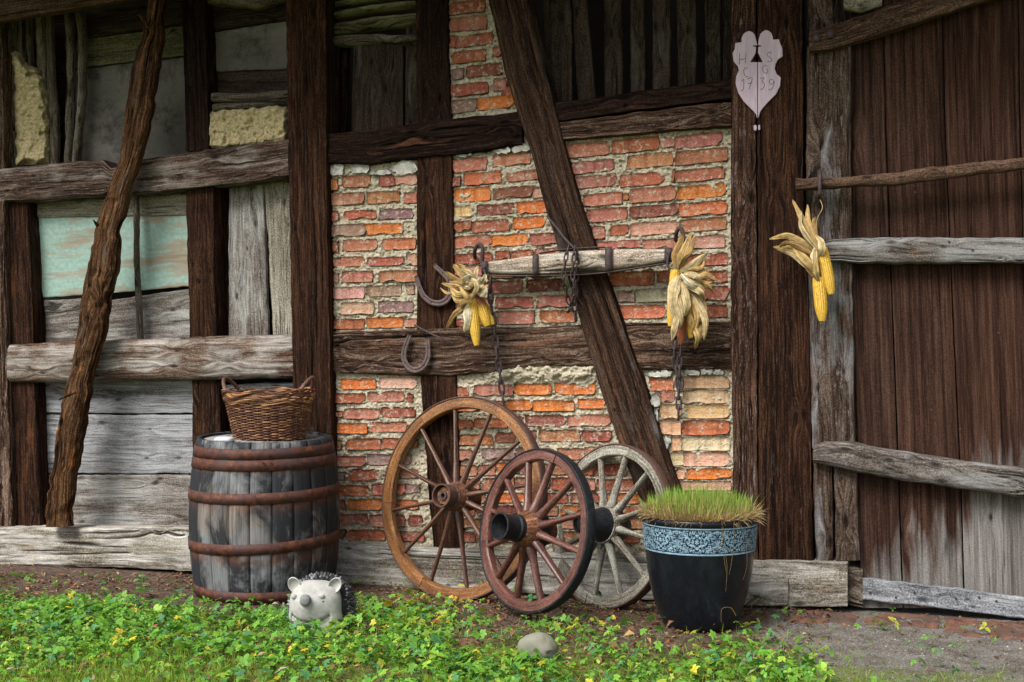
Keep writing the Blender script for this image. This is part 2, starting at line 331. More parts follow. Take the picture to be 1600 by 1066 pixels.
def rough_mat(name, stops, scale, bump=0.8, big=None, rough=0.95, dist=0.01):
    t = NT(name); p = t.pos(); a = t.noise(p, scale, 8, 0.72); c = t.ramp(a, stops)
    if big:
        c = t.mix(t.ramp(t.noise(p, big[0], 4), [(0.42, 0.0), (0.62, big[2] if len(big) > 2 else 0.8)]), c, big[1])
    return t.fin(c, rough, t.bump(a, bump, dist), 0.15)
M['mortar'] = rough_mat('lime_mortar', [(0.33, (0.10, 0.088, 0.062)), (0.47, (0.37, 0.32, 0.23)), (0.68, (0.62, 0.56, 0.44))], 60, 1.0, (7, (0.40, 0.36, 0.27), 0.6), dist=0.008)
M['rubble'] = rough_mat('grey_rubble_stone', [(0.3, (0.2, 0.19, 0.17)), (0.5, (0.38, 0.37, 0.33)), (0.7, (0.55, 0.54, 0.48))], 30, 0.9)
M['clay'] = rough_mat('straw_clay', [(0.3, (0.16, 0.13, 0.06)), (0.47, (0.46, 0.37, 0.20)), (0.72, (0.72, 0.64, 0.42))], 75, 1.0, dist=0.015)
M['panel'] = rough_mat('stained_plaster_board', [(0.34, (0.035, 0.032, 0.028)), (0.5, (0.12, 0.112, 0.10)), (0.66, (0.21, 0.20, 0.175))], 6, 0.5, (3, (0.05, 0.046, 0.04)))
def turq():
    t = NT('flaking_turquoise_paint'); gc = t.attr('gc'); p = t.pos()
    a = t.noise(t.map(gc, (4, 40, 1)), 1.0, 7, 0.7); st = t.noise(t.map(gc, (2.2, 9, 1)), 1.0, 4, 0.6)
    base = t.ramp(a, [(0.3, (0.17, 0.13, 0.09)), (0.7, (0.34, 0.29, 0.22))])
    pt = t.ramp(t.noise(p, 40, 4), [(0.3, (0.20, 0.32, 0.275)), (0.7, (0.32, 0.44, 0.39))])
    sx = t.n('SeparateXYZ'); t.L(p, sx.inputs[0])
    m = t.math('ADD', t.math('ADD', t.math('MULTIPLY', a, 0.45), t.math('MULTIPLY', st, 0.6)), t.math('MULTIPLY', t.math('ADD', sx.outputs[0], 2.5), 0.10))
    c = t.mix(t.ramp(m, [(0.50, 1.0), (0.60, 0.0)]), base, pt)
    return t.fin(c, 0.8, t.bump(a, 0.4, 0.004), 0.2)
M['turq'] = turq()
def dark_mat(name, c, rough=0.9): return NT(name).fin(c, rough)
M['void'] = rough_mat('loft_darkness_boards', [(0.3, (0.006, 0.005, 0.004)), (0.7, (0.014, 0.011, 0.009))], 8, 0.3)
def attr_mat(name, rough=0.6, spec=0.3, bump=0.0, sc_=60, trans=0.0, var=0.2):
    t = NT(name); c = t.attr('vc', 'Color'); p = t.pos(); a = t.noise(p, sc_, 5, 0.6)
    c = t.mix(1.0, c, t.ramp(a, [(0.3, 1.0-var), (0.7, 1.0+var*0.3)]), 'MULTIPLY')
    m = t.fin(c, rough, t.bump(a, bump, 0.004) if bump else None, spec)
    if trans:
        tr = t.n('BsdfTranslucent'); t.L(c, tr.inputs[0]); mx = t.n('MixShader'); mx.inputs[0].default_value = trans
        t.L(t.b.outputs[0], mx.inputs[1]); t.L(tr.outputs[0], mx.inputs[2]); t.L(mx.outputs[0], t.out.inputs[0])
    return m
M['leaf'] = attr_mat('living_leaf', 0.5, 0.35, 0, 60, 0.35)
M['litter'] = attr_mat('dead_leaf_litter', 0.85, 0.15, 0, 60, 0.1, 0.4)
M['pebble'] = attr_mat('gravel_stone', 0.85, 0.2, 0.5, 80, 0, 0.5)
M['blade'] = attr_mat('grass_blade', 0.55, 0.3, 0, 60, 0.3)
M['husk'] = attr_mat('dry_corn_husk', 0.65, 0.25, 0.3, 45, 0.3, 0.45)
M['corn'] = attr_mat('corn_kernel', 0.38, 0.45, 0, 90, 0.0, 0.25)
M['wicker'] = attr_mat('brown_wicker', 0.5, 0.4, 0.3, 120, 0, 0.4)
M['quill'] = attr_mat('painted_quill_stone', 0.55, 0.35, 0.4, 90, 0, 0.5)

# ------------------------------------------------------------------ timbers with real relief
NK = [0]
def timber(name, st, wf, mat, parent, thick=0.10, rnd=0.014, p=6.0, amp=1.0, step=0.008, cross=0.006, wob=1.0, cracks=1.0, knots=3, seed=None, wf2=None, rough_end=0.0, warp=0.25):
    """st: stations of two edge points ((xa,ya),(xb,yb)) in photograph pixels on the plane wf metres before the wall"""
    NK[0] += 1; sd = NK[0]*13.37 if seed is None else seed*13.37
    r_ = np.random.default_rng(int(sd*10))
    A = np.array([s[0] for s in st], float); B = np.array([s[1] for s in st], float); n = len(st)
    wfs = np.full(n, wf) if wf2 is None else np.linspace(wf, wf2, n)
    PA = W(A[:, 0], A[:, 1], wfs); PB = W(B[:, 0], B[:, 1], wfs); C = (PA+PB)/2
    L = np.concatenate([[0], np.cumsum(np.linalg.norm(np.diff(C, axis=0), axis=1))]); tot = L[-1]
    m = max(4, int(tot/step)); s = np.linspace(0, tot, m)
    ip = lambda X: np.stack([np.interp(s, L, X[:, k]) for k in range(3)], -1)
    a = ip(PA); b = ip(PB); c = b-a; wid = np.linalg.norm(c, axis=1); cu = c/wid[:, None]
    wobf = lambda ph: 0.006*wob*fbm(s*3, ph+0*s, sd, 4)+0.004*wob*vnoise(s*22, ph+0*s, sd)
    a = a-cu*wobf(1.5)[:, None]; b = b+cu*wobf(7.5)[:, None]; c = b-a; wid = np.linalg.norm(c, axis=1)
    Wm = wid.mean(); M_ = max(5, int(Wm/cross)); ang = np.linspace(-1, 1, M_); sf = 0.5*np.sin(ang*np.pi/2)*0.35+0.5*ang*0.65
    sf = np.clip(sf, -0.5, 0.5)
    df = rnd*(1-(np.clip(1-np.abs(2*sf)**p, 0, 1))**(1/p))
    ns = max(2, int((thick-rnd)/(cross*2.2))); sdp = np.linspace(rnd, thick, ns+1)[1:]
    X = np.concatenate([sf, np.full(ns, 0.5), np.full(ns, -0.5)]); Dp = np.concatenate([df, sdp, sdp[::-1]]); K = len(X)
    # outward normals of the loop in (across, front) metres
    lx = X*Wm; ly = -Dp; tx = np.roll(lx, -1)-np.roll(lx, 1); ty = np.roll(ly, -1)-np.roll(ly, 1)
    nx = -ty; ny = tx; l = np.hypot(nx, ny)+1e-9; nx /= l; ny /= l
    per = np.concatenate([[0], np.cumsum(np.hypot(np.diff(lx), np.diff(ly)))])
    GX = np.broadcast_to(s[:, None], (m, K)).copy(); GY = np.broadcast_to(per[None], (m, K)).copy()
    kn = np.zeros((m, K))
    for _ in range(knots):
        kx = r_.random()*tot; ky = r_.random()*Wm; sg = 0.02+0.03*r_.random()
        d2 = ((GX-kx)/(sg*2.4))**2+((GY-ky)/sg)**2
        GY2 = GY+np.sign(GY-ky)*sg*0.9*np.exp(-d2)*(1-np.exp(-d2*6)); kn += np.exp(-d2*9)
        GY = GY2
    GY = GY+0.007*warp*fbm(GX*1.6, GY*3, sd+2, 3)
    rg = 0.35 if amp <= 1.0 else (1.0 if amp > 1.25 else 0.6)
    h = 0.0026*fbm(GX*2, GY*11, sd, 4)+rg*0.0034*(1-2*np.abs(fbm(GX*1.2, GY*60, sd+5, 4)))+0.0009*vnoise(GX*18, GY*170, sd)
    cr = fbm(GX*0.55, GY*34, sd+9, 2); crk = np.clip(1-np.abs(cr)/0.11, 0, 1)**1.2*np.clip(vnoise(GX*2.2, GY*16, sd+12)*3.0-0.35, 0, 1)
    h = h-0.010*cracks*crk-0.004*kn
    hh = (h-0.0028)*amp
    if rough_end:
        hh = hh-rough_end*np.clip(fbm(GX*7, GY*9, sd+21, 3)-0.1, 0, 1)
    P = a[:, None]+c[:, None]*(X[None, :, None]+0.5)+np.array([0, 1.0, 0])*Dp[None, :, None]
    P = P+hh[:, :, None]*(cu[:, None]*nx[None, :, None]+np.array([0, -1.0, 0])*ny[None, :, None]*(-1 if ny[M_//2] < 0 else 1))
    V = P.reshape(-1, 3); q = grid_faces(m, K, cv=True)
    V = np.concatenate([V, P[:1].mean(1), P[-1:].mean(1)]); j = np.arange(K); k = (j+1) % K; bb = (m-1)*K
    t = np.concatenate([np.stack([np.full(K, m*K), k, j], 1), np.stack([np.full(K, m*K+1), bb+j, bb+k], 1)])
    gc = np.stack([GX+sd, GY+sd*0.37, np.full_like(GX, sd)], -1).reshape(-1, 3); gc = np.concatenate([gc, gc[:1], gc[-1:]])
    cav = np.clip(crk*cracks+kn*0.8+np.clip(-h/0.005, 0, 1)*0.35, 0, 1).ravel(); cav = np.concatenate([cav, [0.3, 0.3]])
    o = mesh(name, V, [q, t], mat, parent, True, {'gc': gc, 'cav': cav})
    try:
        o.data.set_sharp_from_angle(angle=R(50))
    except Exception: pass
    return o
def vs(*rows): return [((xl, y), (xr, y)) for (y, xl, xr) in rows]       # vertical member
def hsn(*rows): return [((x, yb), (x, yt)) for (x, yt, yb) in rows]       # horizontal member

# ------------------------------------------------------------------ ground
def ground_h(x, y):
    wd = -y
    h = 0.018*fbm(x*1.2, y*1.2, 3.0, 3)+0.006*fbm(x*9, y*9, 1.0, 3)
    px_r = np.clip((x-1.3)/0.4, 0, 1)
    h = h*np.clip((6-wd)/3, 0.0, 1)*(1-0.6*px_r)
    return h-0.002
def make_ground():
    xs = np.concatenate([[-400, -60, -15, -6], np.arange(-4.2, 4.6, 0.02), [6, 15, 60, 400]])
    ys = np.concatenate([[-400, -60, -20, -8, -5, -3.4], np.arange(-2.4, 0.2, 0.016), [0.6, 4, 20, 80, 400]])
    X, Y = np.meshgrid(xs, ys, indexing='ij'); Z = ground_h(X, Y)
    gv = fbm(X*60, Y*60, 5, 3)*0.004; Z = Z+gv*(np.abs(X) < 5)
    o = mesh('ground', np.stack([X, Y, Z], -1), grid_faces(len(xs), len(ys)), M['ground'], None, True)
    o['kind'] = 'structure'; return o
def ground_mat():
    t = NT('yard_soil'); p = t.pos(); sx = t.n('SeparateXYZ'); t.L(p, sx.inputs[0])
    a = t.noise(p, 30, 8, 0.7); f = t.noise(p, 160, 4, 0.7)
    soil = t.ramp(a, [(0.3, (0.035, 0.022, 0.016)), (0.5, (0.095, 0.065, 0.048)), (0.72, (0.19, 0.145, 0.11))])
    grav = t.ramp(f, [(0.33, (0.035, 0.030, 0.026)), (0.5, (0.17, 0.155, 0.138)), (0.68, (0.36, 0.34, 0.31))])
    grav = t.mix(t.ramp(t.noise(p, 7, 5), [(0.42, 0.0), (0.62, 0.7)]), grav, t.mix(1.0, grav, (0.50, 0.43, 0.33), 'MULTIPLY'))
    wx = t.math('ADD', sx.outputs[0], t.math('MULTIPLY', t.math('SUBTRACT', t.noise(p, 3, 4), 0.5), 0.7))
    c = t.mix(t.ramp(t.math('ADD', t.math('MULTIPLY', wx, 0.5), 0.0), [(0.62, 0.0), (0.72, 1.0)]), soil, grav)
    wy = t.math('ADD', t.math('MULTIPLY', sx.outputs[1], -0.5), t.math('MULTIPLY', t.math('SUBTRACT', t.noise(p, 4, 5), 0.5), 0.35))
    moss = t.ramp(f, [(0.3, (0.05, 0.075, 0.012)), (0.7, (0.20, 0.25, 0.04))])
    mf = t.math('MULTIPLY', t.ramp(wy, [(0.57, 0.0), (0.68, 1.0)]), t.ramp(a, [(0.38, 0.25), (0.55, 1.0)]))
    c = t.mix(mf, c, moss)
    return t.fin(c, 0.95, t.bump(t.math('ADD', a, f), 0.7, 0.008), 0.15)
M['ground'] = ground_mat()
make_ground()

# ================================================================== THE BARN
barn = empty('barn', (0, 0, 0), label='old timber framed barn with red brick infill, grey plank bays and a dark board door', cat='barn')
T = timber
# --- back wall of darkness behind the open bays (the loft inside)
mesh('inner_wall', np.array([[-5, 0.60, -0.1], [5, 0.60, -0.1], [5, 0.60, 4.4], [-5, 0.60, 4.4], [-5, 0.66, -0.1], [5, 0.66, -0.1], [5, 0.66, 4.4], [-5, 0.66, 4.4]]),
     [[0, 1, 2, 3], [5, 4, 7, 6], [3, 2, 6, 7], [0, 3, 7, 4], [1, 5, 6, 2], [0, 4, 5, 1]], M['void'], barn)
# --- roof overhang above the frame: boards on rafters
for i in range(14):
    x = -4.9+i*0.72
    mb = MB(); mb.box((x, -0.20, 3.675), (0.11, 1.6, 0.14), Matrix.Rotation(R(24), 3, 'X')); 
    mb.build('rafter', M['pole'], barn)
mb = MB()
for i in range(8):
    yy = -0.92+i*0.2
    mb.box((0, yy, 3.61+(yy+0.55)*math.tan(R(24))), (10.2, 0.19, 0.025), Matrix.Rotation(R(24), 3, 'X'))
mb.build('eave_boards', M['pole'], barn)['kind'] = 'stuff'
T('eave_board', [((-20, 36), (-20, -40)), ((100, 16), (100, -60)), ((190, 0), (190, -80)), ((260, -14), (260, -90))], 0.16, M['pole'], barn, 0.05, 0.01, 6, 0.6)

# --- left bays: recessed boards
RC = -0.10
T('plank', hsn((120, -30, 62), (200, -40, 50), (300, -50, 34)), RC, M['lath'], barn, 0.03, 0.006, 6, 0.5, 0.012, 0.010)
T('plank', hsn((108, 64, 106), (200, 52, 96), (300, 38, 85)), RC-0.01, M['logm'], barn, 0.03, 0.006, 6, 0.5, 0.012, 0.010)['label'] = 'yellow stained plank'
T('plank', hsn((118, 110, 262), (200, 99, 262), (300, 88, 262)), RC-0.02, M['panel'], barn, 0.03, 0.006, 6, 0.4, 0.012, 0.010, cracks=0.2)
T('plank', hsn((318, -40, 50), (455, -60, 30)), RC, M['lath'], barn, 0.03, 0.006, 6, 0.5, 0.012, 0.010)
T('plank', hsn((318, 52, 112), (455, 32, 108)), RC-0.01, M['panel'], barn, 0.03, 0.006, 6, 0.5, 0.012, 0.010)
T('plank', hsn((318, 113, 175), (455, 109, 175)), RC-0.02, M['lath'], barn, 0.03, 0.006, 6, 0.5, 0.012, 0.010)
T('log', hsn((318, -14, 6), (400, -6, 14), (455, -20, -2)), -0.03, M['stick'], barn, 0.05, 0.025, 2, 0.7)
T('log', hsn((329, 144, 158), (390, 145, 160), (450, 139, 152)), -0.02, M['stick'], barn, 0.04, 0.02, 2, 0.8)
T('log', hsn((331, 160, 174), (400, 157, 168), (450, 152, 163)), -0.01, M['stick'], barn, 0.04, 0.02, 2, 0.8)
# vertical withies in the upper left bay
for pts, wf in (([(28, 6, 18), (130, 9, 21), (200, 8, 20), (262, 12, 23)], -0.03), ([(26, 20, 34), (140, 21, 35), (262, 24, 37)], -0.06), ([(24, 38, 45), (150, 40, 48)], -0.06),
                ([(20, 51, 68), (90, 53, 70), (140, 56, 72)], -0.05), ([(18, 68, 79), (120, 70, 82), (180, 74, 87), (258, 76, 89)], -0.03),
                ([(12, 97, 109), (90, 101, 113), (160, 99, 110), (256, 97, 108)], -0.03), ([(8, 112, 127), (60, 119, 131), (140, 119, 130), (200, 114, 125), (256, 108, 121)], -0.02),
                ([(30, -8, 3), (262, -6, 4)], -0.03)):
    T('withy', vs(*pts), wf, M['stick'], barn, 0.04, 0.02, 2, 0.8, 0.01, 0.005, wob=1.6)
T('plank', hsn((-20, -10, 262), (118, -10, 262)), RC-0.08, M['timber_up'], barn, 0.03, 0.006, 6, 0.4, 0.02, 0.02)
# middle left bay
T('plank', hsn((38, 306, 341), (150, 304, 339), (300, 302, 336)), RC+0.01, M['cream'], barn, 0.03, 0.006, 6, 0.6, 0.01, 0.006)['label'] = 'cream board under the beam'
T('plank', hsn((48, 340, 466), (150, 338, 460), (300, 333, 446)), RC, M['turq'], barn, 0.02, 0.004, 6, 0.5, 0.01, 0.007, cracks=0.3)['label'] = 'turquoise painted board'
T('plank', hsn((48, 469, 486), (90, 469, 488), (126, 466, 482)), RC-0.01, M['greyb'], barn, 0.02, 0.004, 6, 0.6)
T('plank', hsn((48, 489, 545), (130, 474, 545), (300, 450, 545)), RC-0.02, M['greyb'], barn, 0.02, 0.004, 6, 0.7, 0.01, 0.007)
T('withy', vs((303, 205, 214), (420, 207, 215), (532, 212, 221)), -0.02, M['stick'], barn, 0.03, 0.014, 2, 0.5)
T('plank', vs((285, 357, 409), (390, 356, 414), (535, 356, 419)), RC, M['greyb'], barn, 0.03, 0.006, 6, 0.8, 0.01, 0.006, knots=5)
T('plank', vs((285, 412, 470), (535, 426, 470)), RC, M['cream'], barn, 0.03, 0.006, 6, 0.7, 0.01, 0.006)
T('plank', vs((285, 336, 358), (535, 350, 372)), RC-0.05, M['timber'], barn, 0.03, 0.006, 6, 0.7, 0.01, 0.006)
# lower left bay
T('plank', hsn((52, 585, 645), (310, 585, 646)), RC, M['greyp'], barn, 0.03, 0.004, 6, 0.35, 0.01, 0.007, cracks=0.15)
T('plank', hsn((52, 648, 740), (310, 648, 740)), RC, M['greyp'], barn, 0.03, 0.004, 6, 0.45, 0.01, 0.007, cracks=0.3, knots=5)
T('plank', hsn((52, 742, 850), (310, 742, 850)), RC-0.005, M['greyb'], barn, 0.03, 0.004, 6, 0.6, 0.01, 0.007, cracks=0.3, knots=8)
T('plank', hsn((338, 615, 700), (470, 615, 700)), RC, M['timber'], barn, 0.03, 0.004, 6, 0.6, 0.01, 0.007)
T('plank', hsn((338, 702, 850), (470, 702, 850)), RC, M['timber'], barn, 0.03, 0.004, 6, 0.6, 0.01, 0.007)
T('log', hsn((338, 602, 615), (400, 599, 613), (465, 598, 611)), -0.04, M['greyp'], barn, 0.04, 0.02, 2, 0.6)
# straw clay masses
def clay(poly, wf, lump=0.02):
    poly = np.array(poly, float); x0, y0 = poly.min(0); x1, y1 = poly.max(0)
    nx, ny = int((x1-x0)/1.3)+2, int((y1-y0)/1.3)+2
    X, Y = np.meshgrid(np.linspace(x0, x1, nx), np.linspace(y0, y1, ny), indexing='ij')
    ins = np.zeros(X.shape, bool); dist = np.full(X.shape, 1e9); n = len(poly)
    for i in range(n):
        (ax, ay), (bx, by) = poly[i], poly[(i+1) % n]
        cnd = ((ay > Y) != (by > Y)) & (X < (bx-ax)*(Y-ay)/((by-ay) if by != ay else 1e-9)+ax); ins ^= cnd
        tt = np.clip(((X-ax)*(bx-ax)+(Y-ay)*(by-ay))/((bx-ax)**2+(by-ay)**2), 0, 1)
        dist = np.minimum(dist, np.hypot(X-ax-tt*(bx-ax), Y-ay-tt*(by-ay)))
    sd = np.where(ins, dist, -dist)+5*fbm(X/14, Y/14, 4, 3)
    hgt = wf-0.06+0.06*np.clip(sd/9, -0.6, 1)**1.0*1.0+lump*fbm(X/12, Y/14, 2, 4)+0.010*fbm(X/3.2, Y/4, 8, 3)
    hole = np.clip(vnoise(X/16, Y/13, 31)-0.55, 0, 1); hgt -= hole*0.12
    P = W(X, Y, hgt); F = grid_faces(nx, ny); keep = (sd.ravel()[F] > -4).all(1)
    return mesh('clay_infill', P, F[keep], M['clay'], barn, True)
clay([(14, 78), (24, 80), (39, 95), (69, 121), (77, 164), (78, 256), (26, 258), (20, 131)], 0.0)
clay([(320, 172), (350, 168), (452, 163), (452, 232), (320, 236)], 0.0, 0.03)

# --- brick bays
BC = {'s': (0.37, 0.158, 0.102), 'r': (0.31, 0.105, 0.062), 'o': (0.43, 0.150, 0.068), 'O': (0.53, 0.165, 0.045), 'd': (0.22, 0.085, 0.065), 'p': (0.27, 0.165, 0.142),
      'k': (0.46, 0.27, 0.19), 't': (0.58, 0.37, 0.22), 'y': (0.56, 0.43, 0.28), 'g': (0.28, 0.25, 0.20)}
c1 = (500, 240, 6.664); c2 = (500, 380, 6.664); b1 = (700, 220, 6.664); b2 = (700, 370, 6.664); r1 = (870, 190, 5.329); r2 = (870, 370, 5.329)
d1 = (500, 560, 6.664); d2 = (500, 700, 6.664); e1 = (690, 560, 4.845); f1 = (1000, 560, 5.331); g1 = (690, 0, 5.331)
BR = {'A': [(c1, [(100,185,265,380,'o'),(225,530,228,350,'s'),(612,775,225,340,'r'),(780,1010,222,325,'k'),(100,450,408,532,'s'),(485,835,392,518,'s'),(875,1010,400,515,'s'),
        (100,190,595,700,'r'),(245,580,590,680,'o'),(615,970,572,680,'p'),(95,475,735,858,'p'),(478,860,722,838,'O'),(130,185,905,1035,'s'),(235,595,892,1010,'s'),(640,995,880,1000,'o'),
        (85,250,110,215,'m'),(325,510,90,200,'m'),(755,1010,80,210,'m'),(520,740,165,225,'m')]),
      (c2, [(115,460,140,245,'s'),(490,870,145,232,'r'),(900,1010,105,230,'k'),(105,190,315,410,'s'),(228,545,290,405,'s'),(610,1010,283,403,'s'),(100,460,455,575,'k'),(480,850,440,552,'p'),
        (900,985,435,530,'p'),(215,555,612,740,'k'),(605,970,600,718,'p'),(95,455,790,895,'r'),(480,865,772,880,'O'),(870,1010,785,870,'s')])],
 'B': [(b1, [(35,405,180,318,'s'),(460,860,135,255,'s'),(38,125,370,470,'r'),(160,560,325,450,'o'),(608,935,312,415,'s'),(62,440,488,630,'O'),(470,880,478,595,'d'),(885,1010,480,590,'k'),
        (50,240,680,790,'t'),(295,695,655,768,'d'),(710,1040,628,755,'O'),(60,235,835,945,'r'),(240,640,825,945,'r'),(670,1010,790,910,'O'),(55,440,985,1110,'s'),(450,825,972,1095,'O'),(845,1150,960,1080,'s'),
        (70,230,95,170,'m'),(475,660,45,130,'m'),(665,840,40,115,'m')]),
      (b2, [(60,465,170,280,'r'),(490,640,145,240,'r'),(660,880,140,240,'r'),(900,1160,120,190,'s'),(60,390,300,400,'s'),(60,380,460,590,'s'),(400,775,460,585,'s'),(810,1200,440,565,'d'),
        (60,440,640,750,'s'),(500,895,625,742,'r'),(920,1290,605,730,'s'),(60,180,850,935,'r'),(200,480,800,920,'s'),(500,905,770,905,'s'),(955,1330,765,890,'r'),(420,800,320,420,'s'),(850,1200,300,410,'r')]),
      (r1, [(60,435,172,290,'s'),(450,850,135,250,'r'),(855,975,125,215,'s'),(980,1378,100,210,'s'),(110,480,325,425,'s'),(585,970,265,380,'s'),(985,1425,230,345,'s'),(140,505,445,545,'s'),
        (520,900,430,530,'o'),(960,985,395,505,'r'),(990,1395,388,490,'r'),(215,545,595,695,'s'),(555,600,595,655,'o'),(605,990,545,665,'s'),(1000,1410,525,635,'O'),(245,590,720,830,'s'),
        (605,1010,695,790,'d'),(1015,1420,665,780,'o'),(290,400,870,975,'s'),(440,600,860,945,'r'),(610,1000,835,940,'k'),(1015,1410,805,910,'s'),(320,700,992,1055,'s'),(710,1010,975,1055,'s'),(1050,1395,950,1055,'k')]),
      (r2, [(1050,1425,140,240,'r'),(330,880,110,190,'r'),(430,815,290,405,'o'),(830,1160,280,380,'r'),(1180,1420,285,380,'r'),(500,645,450,545,'p'),(655,985,430,540,'g'),(1000,1200,420,535,'s'),(1215,1425,410,530,'r'),
        (520,905,570,680,'o'),(925,1205,570,675,'s'),(1220,1420,565,670,'r')])],
 'D': [(d1, [(215,580,212,320,'O'),(610,1010,200,310,'k'),(135,465,365,465,'r'),(490,875,345,450,'s'),(905,970,365,450,'r'),(135,235,545,605,'r'),(245,625,520,630,'s'),(630,990,505,610,'r'),
        (140,490,675,780,'O'),(510,900,660,765,'s'),(135,220,850,950,'s'),(270,630,835,950,'r'),(635,945,830,940,'r'),(965,1015,850,930,'r')]),
      (d2, [(100,475,85,190,'s'),(490,780,65,175,'p'),(800,950,70,170,'k'),(100,260,250,330,'p'),(285,630,220,340,'r'),(700,1020,220,310,'s'),(100,510,390,500,'o'),(530,890,370,490,'r'),(895,1040,370,470,'p'),
        (100,275,540,645,'s'),(295,660,530,645,'O'),(680,1030,540,640,'o'),(100,500,685,800,'s'),(515,880,695,820,'s'),(920,1070,700,810,'d'),(100,275,850,945,'d'),(290,670,850,960,'o'),(700,1080,870,970,'r')])],
 'E': [(e1, [(110,200,220,275,'r'),(240,538,198,282,'s'),(543,832,190,275,'O'),(855,1165,185,272,'O'),(100,380,330,400,'o'),(390,490,320,390,'r'),(495,685,312,392,'O'),(690,1005,315,398,'O'),(1030,1235,305,380,'O'),
        (120,240,465,540,'o'),(245,500,455,525,'o'),(515,610,440,515,'r'),(630,935,430,512,'d'),(948,1275,425,512,'s'),(135,390,575,655,'o'),(400,560,560,635,'r'),(650,720,545,625,'d'),(735,1045,540,628,'s'),(1060,1285,545,628,'r'),
        (110,230,690,770,'s'),(300,550,680,765,'p'),(560,700,675,750,'p'),(720,860,680,760,'s'),(870,1075,680,765,'s'),(1080,1320,670,740,'s'),(110,270,805,890,'s'),(275,405,805,885,'s'),(415,590,790,870,'O'),(600,720,790,880,'r'),
        (740,940,800,880,'s'),(950,1145,800,880,'r'),(1160,1400,800,885,'r'),(110,290,910,990,'r'),(300,420,905,995,'r'),(440,550,900,990,'o'),(560,820,900,990,'s'),(830,1000,905,995,'o'),(1015,1160,910,1000,'s'),(1170,1460,915,1000,'r'),
        (110,330,1020,1095,'s'),(345,640,1018,1090,'O'),(655,960,1018,1095,'r'),(975,1190,1020,1095,'r'),(1205,1500,1022,1100,'o'),
        (110,250,1115,1190,'r'),(265,560,1115,1190,'d'),(575,880,1115,1190,'s'),(895,1190,1115,1190,'o'),(1205,1500,1118,1195,'r'),
        (110,400,1212,1290,'s'),(415,700,1212,1290,'r'),(715,1010,1212,1290,'s'),(1025,1320,1212,1290,'r'),(1335,1550,1212,1290,'s'),
        (110,250,1312,1390,'r'),(265,560,1312,1390,'s'),(575,880,1312,1390,'r'),(895,1190,1312,1390,'s'),(1205,1500,1318,1395,'r')]),
      (f1, [(75,280,165,270,'o'),(165,290,262,365,'s'),(165,342,378,505,'t'),(165,342,515,640,'t'),(255,345,655,768,'t'),(250,360,785,890,'y'),(300,375,915,1005,'t'),(355,745,145,250,'k'),(355,742,262,375,'t'),
        (358,745,385,500,'t'),(350,745,515,640,'o'),(350,750,655,768,'y'),(362,750,780,898,'t'),(382,765,915,1005,'O'),(330,765,1022,1100,'t'),(330,765,1120,1210,'s'),(330,765,1230,1320,'t'),(330,765,1340,1430,'r'),(330,765,1450,1540,'s'),
        (370,495,95,138,'m'),(500,600,92,138,'m'),(605,690,95,135,'m'),(70,270,105,160,'m'),(85,165,300,400,'m'),(110,160,420,540,'m'),(180,250,650,730,'m')])],
 'G': [(g1, [(60,365,5,110,'r'),(60,375,135,255,'s'),(70,115,290,395,'r'),(118,425,280,385,'r'),(75,370,420,520,'r'),(425,500,385,470,'r'),(80,180,565,660,'p'),(205,495,535,635,'d'),(75,385,690,790,'r'),(430,540,650,755,'s'),
        (80,290,825,935,'p'),(295,600,800,905,'O'),(60,360,-130,-20,'s'),(500,700,700,790,'r')])]}
BAY = {'A': (504, 248, 664, 524), 'B': (702, 196, 1146, 520), 'D': (504, 572, 690, 870), 'E': (702, 562, 1150, 900), 'G': (696, -30, 822, 204)}
def slope(x, y):
    if x < 655: return np.interp(y, [250, 620], [-0.055, 0.0])
    return np.interp(y, [200, 385, 480, 620], [-0.11, -0.06, -0.015, 0.0])
BF = 0.007      # brick face before the wall plane
nb = 0
